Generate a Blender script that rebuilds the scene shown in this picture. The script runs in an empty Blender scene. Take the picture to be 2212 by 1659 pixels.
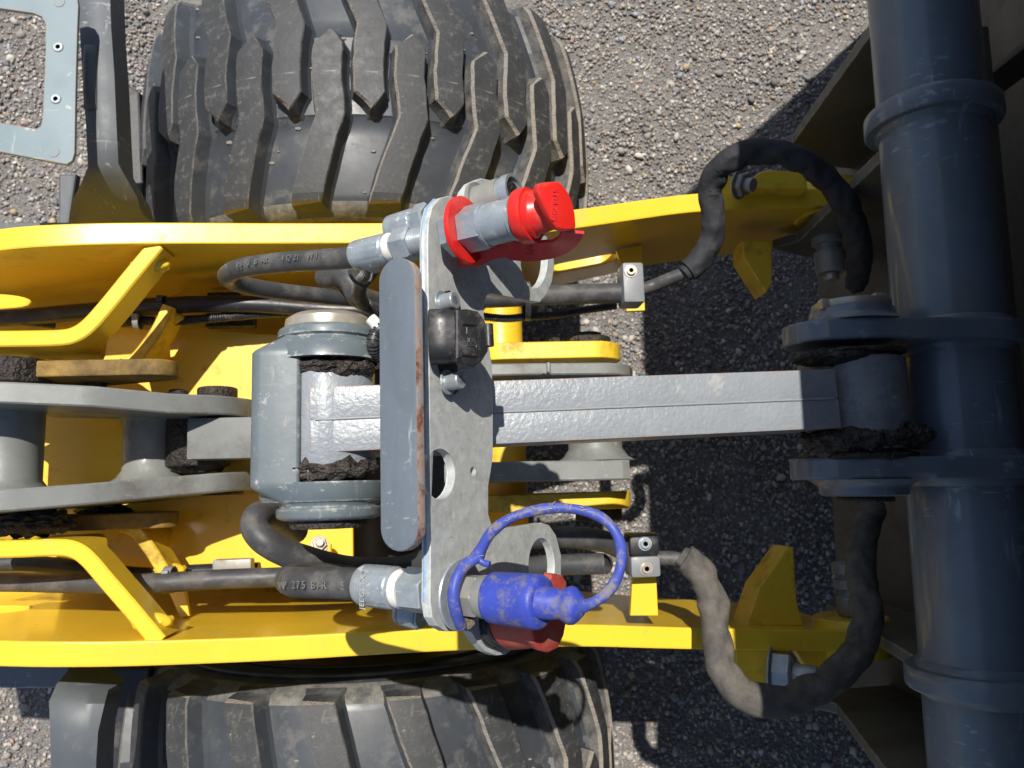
import bpy, bmesh, math, random
import numpy as np
from mathutils import Vector, Matrix, noise as mnoise
random.seed(7); rng = np.random.default_rng(7)
S = bpy.context.scene
col = S.collection

# ------------------------------------------------------------------ camera, sky, sun
H = 2.037
def _rot(ax, ay, r):
    return Matrix.Rotation(r, 3, 'Z') @ Matrix.Rotation(ax, 3, 'X') @ Matrix.Rotation(ay, 3, 'Y')
CR = _rot(.135, -.06, -.022)
FPX, CX, CY = 1661., 1106., 829.5
cam = bpy.data.cameras.new('camera'); cam_o = bpy.data.objects.new('camera', cam); col.objects.link(cam_o)
cam.sensor_width = 36; cam.lens = FPX / 2212 * 36; cam.clip_start = .02; cam.clip_end = 500
cam_o.matrix_world = Matrix.Translation((0, 0, H)) @ CR.to_4x4()
cam.dof.use_dof = True; cam.dof.focus_distance = .70; cam.dof.aperture_fstop = 13
S.camera = cam_o

SUN_T = Vector((.10, -.40, -1)).normalized()          # the way the light travels
w = bpy.data.worlds.new('World'); S.world = w; w.use_nodes = True
nt = w.node_tree; nt.nodes.clear()
sky = nt.nodes.new('ShaderNodeTexSky'); sky.sky_type = 'NISHITA'; sky.sun_disc = False
d = -SUN_T
sky.sun_elevation = math.asin(d.z); sky.sun_rotation = math.atan2(d.x, d.y)
bg = nt.nodes.new('ShaderNodeBackground'); bg.inputs['Strength'].default_value = .088
wo = nt.nodes.new('ShaderNodeOutputWorld')
nt.links.new(sky.outputs[0], bg.inputs[0]); nt.links.new(bg.outputs[0], wo.inputs[0])
sun = bpy.data.lights.new('sun', 'SUN'); sun.energy = 5.0; sun.angle = math.radians(.5); sun.color = (1, .95, .87)
so = bpy.data.objects.new('sun', sun); col.objects.link(so); so.location = (0, 0, 6)
so.rotation_euler = SUN_T.to_track_quat('-Z', 'Y').to_euler()
S.view_settings.view_transform = 'Standard'; S.view_settings.look = 'None'
S.view_settings.gamma = 1; S.view_settings.exposure = 0.22
try: S.view_settings.use_curve_mapping = False
except Exception: pass

# ------------------------------------------------------------------ points read off the survey view
def ray(px, py):
    return CR @ Vector(((px - CX) / FPX, -(py - CY) / FPX, -1))
def P(px, py, z):
    r = ray(px, py); t = (z - H) / r.z
    return Vector((0, 0, H)) + r * t
def PP(px, py, o, n):
    r = ray(px, py); c = Vector((0, 0, H)); t = (o - c).dot(n) / r.dot(n)
    return c + r * t
def proj(p):
    q = CR.transposed() @ (Vector(p) - Vector((0, 0, H)))
    return CX + FPX * q.x / -q.z, CY - FPX * q.y / -q.z
def at(a, b, px):
    lo, hi = -.6, 1.6
    for _ in range(40):
        m = (lo + hi) / 2
        if proj(a.lerp(b, m))[0] < px: lo = m
        else: hi = m
    return a.lerp(b, lo)

# ------------------------------------------------------------------ materials
def mat(name, base, rough=.5, metal=0., var=.12, vs=8., dirt=None, rust=None, scr=None, bump=None,
        edge=None, coat=0., spec=.5, stretch=None, rv=.12, bump2=None):
    m = bpy.data.materials.new(name); m.use_nodes = True
    T = m.node_tree; N = T.nodes; L = T.links; N.clear()
    out = N.new('ShaderNodeOutputMaterial'); b = N.new('ShaderNodeBsdfPrincipled'); L.new(b.outputs[0], out.inputs[0])
    tc = N.new('ShaderNodeTexCoord'); co = tc.outputs['Object']
    def noi(scale, det=5, ro=.6, st=None):
        n = N.new('ShaderNodeTexNoise'); n.inputs['Scale'].default_value = scale
        n.inputs['Detail'].default_value = det; n.inputs['Roughness'].default_value = ro
        if st:
            mp = N.new('ShaderNodeMapping'); mp.inputs['Scale'].default_value = st; L.new(co, mp.inputs[0]); L.new(mp.outputs[0], n.inputs['Vector'])
        else: L.new(co, n.inputs['Vector'])
        return n.outputs['Fac']
    def ramp(f, a, c):
        r = N.new('ShaderNodeMapRange'); r.inputs[1].default_value = a; r.inputs[2].default_value = c
        L.new(f, r.inputs[0]); return r.outputs[0]
    def mix(f, a, c):
        x = N.new('ShaderNodeMix'); x.data_type = 'RGBA'
        if isinstance(f, float): x.inputs[0].default_value = f
        else: L.new(f, x.inputs[0])
        for i, v in ((6, a), (7, c)):
            if isinstance(v, tuple): x.inputs[i].default_value = (*v, 1)
            else: L.new(v, x.inputs[i])
        return x.outputs[2]
    def mul(a, c):
        x = N.new('ShaderNodeMath'); x.operation = 'MULTIPLY'; L.new(a, x.inputs[0])
        if isinstance(c, float): x.inputs[1].default_value = c
        else: L.new(c, x.inputs[1])
        return x.outputs[0]
    lo = tuple(c * (1 - var) for c in base); hi = tuple(min(1, c * (1 + var)) for c in base)
    c = mix(ramp(noi(vs, 6, .65, stretch), .3, .7), lo, hi)
    c = mix(mul(ramp(noi(vs * 9, 4, .7), .35, .75), min(1., var * 1.6)), c, tuple(x * .6 for x in base))
    rgh = ramp(noi(vs * 2.3, 5, .6), .2, .8)
    rm = N.new('ShaderNodeMapRange'); L.new(rgh, rm.inputs[0]); rm.inputs[3].default_value = max(.03, rough - rv); rm.inputs[4].default_value = min(1, rough + rv)
    rgh = rm.outputs[0]
    if scr:
        scol, amt = scr
        for (sx, sy, sz) in ((14, 160, 60), (150, 18, 50), (60, 90, 14)):
            f = mul(ramp(noi(1.0, 3, .5, (sx, sy, sz)), .70 - amt * .1, .74), ramp(noi(5, 3, .5), .5, .6))
            c = mix(f, c, scol)
    if dirt:
        dc, amt, sc = dirt[:3]
        if len(dirt) > 3: f = mul(ramp(noi(sc, 9, .78), .66 - amt * .2, .70 - amt * .2 + dirt[3]), .9)
        else: f = mul(ramp(noi(sc, 9, .72), .62 - amt * .35, .80 - amt * .2), .85)
        c = mix(f, c, dc)
        x = N.new('ShaderNodeMix'); x.data_type = 'FLOAT'; L.new(f, x.inputs[0]); L.new(rgh, x.inputs[2]); x.inputs[3].default_value = .9
        rgh = x.outputs[0]
    if edge:
        ec, er, ea = edge
        bv = N.new('ShaderNodeBevel'); bv.samples = 4; bv.inputs[0].default_value = er
        ge = N.new('ShaderNodeNewGeometry'); dt = N.new('ShaderNodeVectorMath'); dt.operation = 'DOT_PRODUCT'
        L.new(bv.outputs[0], dt.inputs[0]); L.new(ge.outputs['Normal'], dt.inputs[1])
        f = mul(ramp(dt.outputs['Value'], .985, .90), ramp(noi(70, 5, .7), .62 - ea * .3, .72 - ea * .2))
        c = mix(f, c, ec)
    if rust:
        amt, sc = rust
        f = ramp(noi(sc, 8, .75), .72 - amt * .2, .78 - amt * .15)
        c = mix(f, c, mix(ramp(noi(sc * 5, 4, .6), .35, .65), (.30, .10, .03), (.12, .045, .02)))
    L.new(c, b.inputs['Base Color']); L.new(rgh, b.inputs['Roughness'])
    b.inputs['Metallic'].default_value = metal
    b.inputs['Specular IOR Level'].default_value = spec
    if coat: b.inputs['Coat Weight'].default_value = coat; b.inputs['Coat Roughness'].default_value = .12
    prev = None
    for bb in (bump, bump2):
        if not bb: continue
        st, sc, dist = bb[:3]
        bu = N.new('ShaderNodeBump'); bu.inputs['Strength'].default_value = st; bu.inputs['Distance'].default_value = dist
        L.new(noi(sc, 3, .5, bb[3] if len(bb) > 3 else None), bu.inputs['Height'])
        if prev: L.new(prev, bu.inputs['Normal'])
        prev = bu.outputs[0]
    if prev: L.new(prev, b.inputs['Normal'])
    return m

GREASE = (.022, .018, .015); DUST = (.27, .22, .17)
M = {}
M['yellow'] = mat('yellow_paint', (.84, .545, .034), .32, var=.05, vs=5, rust=(.02, 26), dirt=((.45, .30, .06), .16, 14), coat=.35, bump=(.12, 45, .002), edge=((.28, .10, .06), .003, .12), rv=.08, scr=((.95, .68, .16), -.1))
M['yellow_dirty'] = mat('yellow_paint_dirty', (.80, .53, .035), .42, var=.10, vs=9, dirt=((.10, .06, .02), .32, 16), coat=.1, bump=(.25, 60, .002), edge=((.20, .08, .03), .004, .3))
M['yellow_inner'] = mat('yellow_paint_inner', (.82, .52, .03), .4, var=.06, vs=5, dirt=((.20, .13, .04), .12, 22), coat=.2, bump=(.1, 30, .002))
M['casting'] = mat('grey_casting_paint', (.118, .145, .158), .42, var=.10, vs=14, scr=((.5, .52, .52), .5), dirt=((.40, .39, .35), .40, 70, .03), rust=(.10, 55), bump=(.22, 45, .0015), coat=.12, edge=((.52, .52, .48), .004, .5))
M['hammer'] = mat('hammered_grey_paint', (.245, .266, .288), .38, var=.08, vs=20, dirt=((.50, .46, .38), .10, 30), rust=(.22, 26), bump=(.5, 230, .0016), bump2=(.3, 90, .0015), coat=.2, edge=((.40, .15, .05), .003, .62), rv=.06)
M['seam'] = mat('painted_weld_seam', (.25, .27, .29), .4, var=.1, vs=60, bump=(.3, 200, .001))
M['grimy'] = mat('grimy_yellow_paint', (.30, .18, .03), .6, var=.3, vs=12, dirt=((.03, .022, .016), .75, 14), bump=(.5, 60, .004))
M['galv'] = mat('galvanised_steel', (.48, .50, .485), .45, .08, var=.24, vs=75, dirt=((.36, .33, .25), .55, 90, .04), bump=(.12, 90, .001), edge=((.6, .62, .62), .002, .6), scr=((.6, .6, .58), .3))
M['galv_edge'] = mat('bluish_zinc_paint', (.20, .31, .47), .4, .05, var=.25, vs=50, dirt=((.5, .52, .52), .3, 60), bump=(.15, 90, .001))
M['darkgrey'] = mat('dark_grey_coating', (.118, .142, .168), .42, .0, var=.12, vs=30, dirt=((.25, .26, .25), .30, 80, .05), scr=((.28, .30, .31), .2), bump=(.15, 70, .001), coat=.15, stretch=(1, .3, 1))
M['rustedge'] = mat('rusty_edge', (.40, .39, .37), .6, 0, var=.2, vs=40, rust=(1.15, 40), dirt=((.50, .22, .09), .6, 30), bump=(.3, 120, .001))
M['zinc'] = mat('zinc_plate', (.37, .41, .44), .36, .45, var=.2, vs=60, dirt=((.50, .50, .46), .50, 110, .04), bump=(.08, 120, .0006), scr=((.8, .8, .8), .3))
M['zinc_dirty'] = mat('weathered_zinc', (.30, .30, .28), .48, .3, var=.15, vs=50, dirt=((.30, .24, .16), .42, 50), bump=(.15, 120, .0008))
M['steel'] = mat('worn_pin_steel', (.46, .42, .35), .38, .5, var=.15, vs=25, dirt=((.20, .15, .10), .3, 22), rust=(.2, 40), bump=(.15, 60, .001))
M['nylon'] = mat('white_nylon', (.72, .70, .64), .45, var=.05)
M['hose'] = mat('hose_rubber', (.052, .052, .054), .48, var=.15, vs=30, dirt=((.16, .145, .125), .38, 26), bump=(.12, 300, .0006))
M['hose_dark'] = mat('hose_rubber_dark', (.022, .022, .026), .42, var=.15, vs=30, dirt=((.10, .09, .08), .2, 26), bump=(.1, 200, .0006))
M['ink'] = mat('raised_lettering', (.15, .15, .15), .6, var=.3, vs=90)
M['conduit'] = mat('conduit_plastic', (.03, .031, .034), .38, var=.15, vs=30, dirt=((.16, .14, .12), .25, 50))
M['black'] = mat('black_plastic', (.020, .020, .021), .42, var=.15, vs=30, dirt=((.13, .12, .11), .26, 60), bump=(.2, 260, .0005))
M['emboss'] = mat('embossed_plastic', (.055, .055, .055), .5, var=.1)
M['red'] = mat('red_plastic', (.66, .018, .012), .36, var=.07, vs=30, dirt=((.50, .10, .07), .18, 60), bump=(.08, 90, .0006), coat=.15)
M['red_dark'] = mat('red_strap_plastic', (.58, .03, .03), .42, var=.08, vs=30, dirt=((.45, .12, .10), .22, 60))
M['red_faded'] = mat('faded_red_plastic', (.42, .05, .035), .55, var=.14, vs=30, dirt=((.30, .15, .10), .42, 50), bump=(.2, 110, .0008))
M['blue'] = mat('blue_plastic_muddy', (.04, .065, .40), .48, var=.18, vs=30, dirt=((.165, .15, .155), .86, 75, .09), bump=(.3, 120, .001))
M['blue_mid'] = mat('blue_plastic', (.05, .075, .36), .5, var=.15, vs=30, dirt=((.20, .18, .17), .76, 60, .03), bump=(.2, 120, .0008))
M['tube'] = mat('slate_blue_paint', (.112, .145, .185), .36, var=.14, vs=8, scr=((.24, .29, .34), .7), dirt=((.14, .13, .115), .22, 12), rust=(.06, 22), bump=(.12, 36, .002), coat=.35, edge=((.16, .12, .08), .004, .1))
M['tube_worn'] = mat('slate_paint_worn', (.20, .22, .235), .45, var=.2, vs=18, dirt=(GREASE, .40, 14), rust=(.30, 18), scr=((.34, .36, .37), .3), bump=(.3, 60, .002), stretch=(.35, 1.6, .8))
M['plate_grey'] = mat('hitch_plate_grey', (.115, .110, .095), .5, var=.15, vs=8, dirt=((.10, .075, .04), .3, 10), bump=(.15, 50, .002), edge=((.34, .33, .30), .005, .8))
M['lever'] = mat('lever_grey_paint', (.20, .208, .196), .42, var=.12, vs=9, scr=((.32, .32, .30), .3), dirt=((.075, .06, .045), .42, 11), bump=(.12, 40, .002), coat=.1, edge=((.40, .37, .32), .004, .2))
M['tyre'] = mat('tyre_rubber', (.046, .052, .061), .42, var=.2, vs=12, dirt=((.17, .16, .145), .28, 15), bump=(.12, 60, .001), rv=.1)
M['lug'] = mat('lug_rubber_worn', (.043, .0445, .047), .58, var=.2, vs=26, dirt=((.115, .11, .10), .62, 60, .05), scr=((.25, .22, .18), .25), bump=(.25, 170, .0012))
M['lugdust'] = mat('dusty_rubber_edge', (.30, .265, .225), .9, var=.4, vs=70, dirt=((.05, .05, .05), .42, 70), bump=(.9, 240, .003))
M['shoulder'] = mat('dusty_tyre_shoulder', (.075, .078, .080), .7, var=.3, vs=25, dirt=((.25, .235, .20), .75, 34), bump=(.5, 120, .002))
M['lugside'] = mat('scuffed_rubber_side', (.045, .05, .055), .6, var=.3, vs=40, dirt=((.17, .155, .135), .7, 50), bump=(.6, 200, .002))
M['rim'] = mat('rim_paint', (.55, .33, .02), .5, var=.1, dirt=(GREASE, .4, 10))
M['fender'] = mat('fender_plastic', (.088, .098, .110), .55, var=.12, vs=8, dirt=((.17, .17, .17), .22, 16), scr=((.30, .31, .32), .6), bump=(.1, 60, .001))
M['frame'] = mat('blue_grey_plate_paint', (.185, .245, .265), .38, var=.05, vs=8, rust=(.0, 20), scr=((.45, .46, .40), .3), coat=.2, edge=((.34, .17, .08), .004, .75), bump=(.1, 40, .001))
M['grease'] = mat('caked_grease', (.030, .024, .020), .55, var=.5, vs=60, dirt=((.12, .095, .07), .32, 45), bump=(1., 120, .008), bump2=(.8, 320, .004))
M['mud'] = mat('dried_mud', (.13, .105, .08), .95, var=.35, vs=60, bump=(1., 150, .008))
M['sleeve'] = mat('fabric_hose_sleeve', (.065, .060, .055), .85, var=.25, vs=22, dirt=((.17, .15, .125), .50, 16), bump=(.5, 1, .0015, (420, 420, 420)), bump2=(.6, 26, .006))
M['sleeve_dark'] = mat('black_fabric_sleeve', (.020, .021, .026), .75, var=.2, vs=22, dirt=((.055, .05, .048), .3, 18), bump=(.4, 400, .001), bump2=(.6, 26, .006))
M['bucket'] = mat('attachment_dark_paint', (.050, .047, .042), .5, var=.3, vs=3, dirt=((.03, .02, .012), .4, 6), bump=(.2, 20, .003))
M['lettering'] = mat('pale_etched_lettering', (.40, .42, .41), .6, var=.25, vs=120)
M['frost'] = mat('clamp_plastic_grey', (.20, .21, .22), .45, var=.1, vs=40, dirt=((.3, .28, .24), .15, 60))
M['tarp'] = mat('chassis_dark_paint', (.05, .055, .07), .5, var=.2)
M['fibre'] = mat('dry_grass_fibre', (.45, .38, .26), .9, var=.1)

# ------------------------------------------------------------------ geometry helpers
def frame(n):
    n = n.normalized(); a = Vector((0, 0, 1)) if abs(n.z) < .9 else Vector((1, 0, 0))
    u = a.cross(n).normalized(); return u, n.cross(u)
def smooth_path(pts, n=8):
    pts = [Vector(p) for p in pts]; o = []
    q = [pts[0] * 2 - pts[1]] + pts + [pts[-1] * 2 - pts[-2]]
    for i in range(1, len(q) - 2):
        a, b, c, e = q[i - 1:i + 3]
        for k in range(n):
            t = k / n
            o.append(.5 * ((2 * b) + (c - a) * t + (2 * a - 5 * b + 4 * c - e) * t * t + (3 * b - a - 3 * c + e) * t ** 3))
    o.append(pts[-1]); return o
class G:
    def __init__(s): s.v = []; s.f = []; s.m = []; s.sm = []
    def add(s, v, f, mi=0, smooth=True):
        o = len(s.v); s.v += [tuple(x) for x in v]; s.f += [tuple(i + o for i in q) for q in f]
        s.m += [mi] * len(f); s.sm += [smooth] * len(f); return s
    def rings(s, rings, closed=True, mi=0, smooth=True, cap=True):
        n = len(rings[0]); v = [p for r in rings for p in r]; f = []
        for i in range(len(rings) - 1):
            for j in range(n if closed else n - 1):
                k = (j + 1) % n; f.append((i * n + j, i * n + k, (i + 1) * n + k, (i + 1) * n + j))
        s.add(v, f, mi, smooth)
        if cap:
            s.add(rings[0], [tuple(range(n))[::-1]], mi, False); s.add(rings[-1], [tuple(range(n))], mi, False)
        return s
    def tube(s, pts, r, seg=14, n=8, mi=0, rfun=None, smooth=True, raw=False, jit=0, squash=None):
        p = [Vector(q) for q in pts] if raw else smooth_path(pts, n)
        tan = [(p[min(i + 1, len(p) - 1)] - p[max(i - 1, 0)]).normalized() for i in range(len(p))]
        u, v = frame(tan[0]); rings = []
        L = 0
        for i, c in enumerate(p):
            if i: L += (p[i] - p[i - 1]).length
            u = (u - tan[i] * u.dot(tan[i])).normalized(); v = tan[i].cross(u)
            rr = rfun(i / (len(p) - 1), L) if rfun else (r[min(len(r) - 1, i)] if isinstance(r, (list, tuple)) else r)
            ring = []
            for j in range(seg):
                a = 2 * math.pi * j / seg; q = rr
                if jit: q = rr * (1 + jit * mnoise.noise(Vector((c.x * 60 + math.cos(a) * 1.3, c.y * 60 + math.sin(a) * 1.3, c.z * 60))))
                ring.append(c + (u * math.cos(a) + v * math.sin(a)) * q)
            rings.append(ring)
        return s.rings(rings, True, mi, smooth)
    def lathe(s, a, b, prof, seg=32, mi=0, smooth=False, rot=0):
        # prof: (t 0..1 or metres when |m|, radius)
        a = Vector(a); b = Vector(b); n = (b - a); u, v = frame(n)
        rings = [[a + n * t + (u * math.cos(2 * math.pi * j / seg + rot) + v * math.sin(2 * math.pi * j / seg + rot)) * max(r, 1e-4) for j in range(seg)] for t, r in prof]
        return s.rings(rings, True, mi, smooth)
    def cyl(s, a, b, r, seg=32, ch=None, mi=0):
        a = Vector(a); b = Vector(b); L = (b - a).length; ch = (min(r, L) * .12 if ch is None else ch); t = ch / L
        return s.lathe(a, b, [(0, r - ch), (t * .3, r - ch * .3), (t, r), (1 - t, r), (1 - t * .3, r - ch * .3), (1, r - ch)], seg, mi, True)
    def hexa(s, a, b, r, ch=.12, mi=0, rot=.3):
        L = (Vector(b) - Vector(a)).length; t = min(.3, r * ch / L)
        return s.lathe(a, b, [(0, r * (1 - ch)), (t, r), (1 - t, r), (1, r * (1 - ch))], 6, mi, False, rot)
    def box(s, c, e, R=None, bev=.002, mi=0):
        bm = bmesh.new(); bmesh.ops.create_cube(bm, size=1)
        for v in bm.verts: v.co = Vector((v.co.x * e[0], v.co.y * e[1], v.co.z * e[2]))
        if bev: bmesh.ops.bevel(bm, geom=bm.edges[:], offset=bev, segments=2, affect='EDGES', profile=.6)
        Rm = R if R else Matrix.Identity(3); c = Vector(c)
        s.add([c + Rm @ v.co for v in bm.verts], [[v.index for v in f.verts] for f in (bm.verts.index_update() or bm.faces)], mi, False)
        bm.free(); return s
    def prism(s, loops, o, u, v, th, bev=.002, mi=0, seg=2):
        """polygon(s) in the u,v plane round o, thickness th centred on it; first loop outer, others holes"""
        cu = bpy.data.curves.new('t', 'CURVE'); cu.dimensions = '2D'; cu.fill_mode = 'BOTH'
        cu.extrude = max(1e-5, th / 2 - bev); cu.bevel_depth = bev; cu.bevel_resolution = seg - 1; cu.offset = -bev
        for lp in loops:
            sp = cu.splines.new('POLY'); sp.points.add(len(lp) - 1); sp.use_cyclic_u = True
            for i, (x, y) in enumerate(lp): sp.points[i].co = (x, y, 0, 1)
        ob = bpy.data.objects.new('t', cu); col.objects.link(ob)
        dg = bpy.context.evaluated_depsgraph_get(); me = bpy.data.meshes.new_from_object(ob.evaluated_get(dg))
        bmm = bmesh.new(); bmm.from_mesh(me); bmesh.ops.remove_doubles(bmm, verts=bmm.verts[:], dist=1e-6)
        bmesh.ops.recalc_face_normals(bmm, faces=bmm.faces[:]); bmm.verts.index_update()
        w_ = Vector(u).cross(Vector(v)).normalized(); u = Vector(u); v = Vector(v)
        s.add([Vector(o) + u * q.co.x + v * q.co.y + w_ * q.co.z for q in bmm.verts], [[q.index for q in f.verts] for f in bmm.faces], mi, False)
        bmm.free(); bpy.data.objects.remove(ob); bpy.data.curves.remove(cu); bpy.data.meshes.remove(me); return s
    def ico(s, c, r, sub=2, jit=0., sc=(1, 1, 1), mi=0, fr=40, smooth=True, seed=0):
        bm = bmesh.new(); bmesh.ops.create_icosphere(bm, subdivisions=sub, radius=1)
        vs = []
        for v in bm.verts:
            q = v.co.copy(); w0 = Vector((q.x * sc[0], q.y * sc[1], q.z * sc[2])) * r
            nn = Vector((q.x / sc[0], q.y / sc[1], q.z / sc[2])).normalized()
            n = mnoise.fractal(w0 * (2.6 / (r * min(1, min(sc) * 1.6))) + Vector((seed * 3.1, 0, 0)), .75, 2.1, 5) if jit else 0
            w0 = Vector(c) + w0 + nn * (jit * n * r * min(sc) * 1.1); vs.append(w0)
        bm.verts.index_update(); s.add(vs, [[v.index for v in f.verts] for f in bm.faces], mi, smooth); bm.free(); return s
    def wall(s, st, th, bev=.002, mi=0):
        """upright bar: stations (point, z_bottom) along its centre line"""
        rings = []
        for i, (p, zb) in enumerate(st):
            a = st[max(i - 1, 0)][0]; c = st[min(i + 1, len(st) - 1)][0]
            t = Vector((c.x - a.x, c.y - a.y, 0)).normalized(); n = Vector((-t.y, t.x, 0)) * (th / 2)
            b = bev; nb = n * (1 - 2 * b / th)
            rings.append([p + n + Vector((0, 0, -b)), p + nb, p - nb, p - n + Vector((0, 0, -b)),
                          Vector((p.x - n.x, p.y - n.y, zb)), Vector((p.x + n.x, p.y + n.y, zb))])
        return s.rings(rings, True, mi, False)

def origin_of(o):
    q = Vector((0, 0, 0))
    while o is not None: q += o.location; o = o.parent
    return q
def tag(o, label, cat, group=None):
    o['label'] = label; o['category'] = cat
    if group: o['group'] = group
    return o
def thing(name, label, cat, loc, group=None):
    o = bpy.data.objects.new(name, None); col.objects.link(o); o.location = loc; o.empty_display_size = .05
    return tag(o, label, cat, group)
def part(name, g, mats, parent=None, label=None, flat=True, loc=None):
    base = origin_of(parent) if parent is not None else Vector((0, 0, 0))
    loc = Vector(loc) if loc is not None else (base.copy() if parent is not None else Vector(g.v[0]))
    me = bpy.data.meshes.new(name)
    me.from_pydata([(x - loc.x, y - loc.y, z - loc.z) for x, y, z in g.v], [], g.f)
    me.polygons.foreach_set('use_smooth', g.sm); me.polygons.foreach_set('material_index', g.m)
    for m in (mats if isinstance(mats, (list, tuple)) else [mats]): me.materials.append(M[m] if isinstance(m, str) else m)
    bm = bmesh.new(); bm.from_mesh(me); bmesh.ops.recalc_face_normals(bm, faces=bm.faces[:])
    lim = math.radians(19)
    for e in bm.edges:
        if len(e.link_faces) == 2:
            fl = not (e.link_faces[0].smooth and e.link_faces[1].smooth)
            if e.calc_face_angle(0) > (lim if fl else math.radians(48)): e.smooth = False
    for f in bm.faces: f.smooth = True
    bm.to_mesh(me); bm.free(); me.update()
    o = bpy.data.objects.new(name, me); col.objects.link(o)
    if parent is not None: o.parent = parent; o.location = loc - base
    else: o.location = loc
    if label: o['label'] = label
    return o
def stadium(w, h, n=10):
    """centre to centre distance w along x, radius h"""
    L = [(w / 2 + h * math.cos(a), h * math.sin(a)) for a in np.linspace(-math.pi / 2, math.pi / 2, n)]
    return L + [(-w / 2 - h * math.cos(a), -h * math.sin(a)) for a in np.linspace(-math.pi / 2, math.pi / 2, n)]
def circ(c, r, n=24, ry=None):
    return [(c[0] + r * math.cos(2 * math.pi * i / n), c[1] + (ry or r) * math.sin(2 * math.pi * i / n)) for i in range(n)]
def hull(cs, n=72):
    pts = sorted({(round(c[0] + c[2] * math.cos(2 * math.pi * i / n), 6), round(c[1] + c[2] * math.sin(2 * math.pi * i / n), 6)) for c in cs for i in range(n)})
    def half(ps):
        h = []
        for p in ps:
            while len(h) > 1 and (h[-1][0] - h[-2][0]) * (p[1] - h[-2][1]) - (h[-1][1] - h[-2][1]) * (p[0] - h[-2][0]) <= 0: h.pop()
            h.append(p)
        return h[:-1]
    return half(pts) + half(pts[::-1])
def spline2(pts, n=5):
    q = [Vector((x, y, 0)) for x, y in pts]; N = len(q); o = []
    for i in range(N):
        a, b, c, e = q[i - 1], q[i], q[(i + 1) % N], q[(i + 2) % N]
        for k in range(n):
            t = k / n; p = .5 * ((2 * b) + (c - a) * t + (2 * a - 5 * b + 4 * c - e) * t * t + (3 * b - a - 3 * c + e) * t ** 3); o.append((p.x, p.y))
    return o
X, Y, Z = Vector((1, 0, 0)), Vector((0, 1, 0)), Vector((0, 0, 1))
def xz(loops, y, th, g=None, bev=.002, mi=0):
    """plate standing in the XZ plane at this y"""
    return (g or G()).prism(loops, (0, y, 0), X, Z, th, bev, mi)
def text(s, size, o, u, v, matn, parent, name='lettering', ext=.0003, sx=1.):
    cu = bpy.data.curves.new('t', 'FONT'); cu.body = s; cu.size = size; cu.extrude = ext; cu.align_x = 'CENTER'; cu.align_y = 'CENTER'
    ob = bpy.data.objects.new('t', cu); col.objects.link(ob)
    me = bpy.data.meshes.new_from_object(ob.evaluated_get(bpy.context.evaluated_depsgraph_get()))
    g = G(); u = u.normalized(); v = v.normalized(); w_ = u.cross(v)
    g.add([o + u * q.co.x * sx + v * q.co.y + w_ * q.co.z for q in me.vertices], [list(f.vertices) for f in me.polygons], 0, False)
    bpy.data.objects.remove(ob); bpy.data.curves.remove(cu)
    return part(name, g, matn, parent)
def socket_screw(c, n, r, h, parent, washer=True, name='bolt', m='zinc'):
    """cap screw with a hexagon socket; head height h along n, standing at c"""
    n = n.normalized(); g = G(); c = Vector(c)
    if washer: g.cyl(c, c + n * .0018, r * 1.45, 24, .0004)
    b = c + n * .0018
    g.lathe(b, b + n * h, [(0, r), (.9, r), (1, r * .93), (1, r * .55)], 28, 0, False)
    g.lathe(b + n * h, b + n * h * .5, [(0, r * .55), (1, r * .53), (1, .0001)], 6, 0, False)
    return part(name, g, m, parent)

# ------------------------------------------------------------------ ground
def ground():
    me = bpy.data.meshes.new('ground')
    xs = np.concatenate([[-60, -20, -6, -2.4], np.arange(-2, 2.61, .025), [3, 6, 20, 60]])
    ys = np.concatenate([[-60, -20, -6, -1.9], np.arange(-1.6, 2.21, .025), [3, 6, 20, 60]])
    v = [(x, y, (.004 * mnoise.fractal(Vector((x * 5, y * 5, 0)), .8, 2, 4) if abs(x) < 3 and abs(y) < 3 else 0)) for y in ys for x in xs]
    n = len(xs); f = [(j * n + i, j * n + i + 1, (j + 1) * n + i + 1, (j + 1) * n + i) for j in range(len(ys) - 1) for i in range(n - 1)]
    me.from_pydata(v, [], f); me.polygons.foreach_set('use_smooth', [True] * len(f))
    o = bpy.data.objects.new('ground', me); col.objects.link(o); o['kind'] = 'structure'
    m = mat('gravel_ground', (.225, .212, .198), .9, var=.30, vs=40, dirt=((.28, .265, .25), .35, 160), bump=(1., 260, .006), bump2=(1., 90, .010), spec=.3)
    me.materials.append(m)
    return o
ground()
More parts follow.
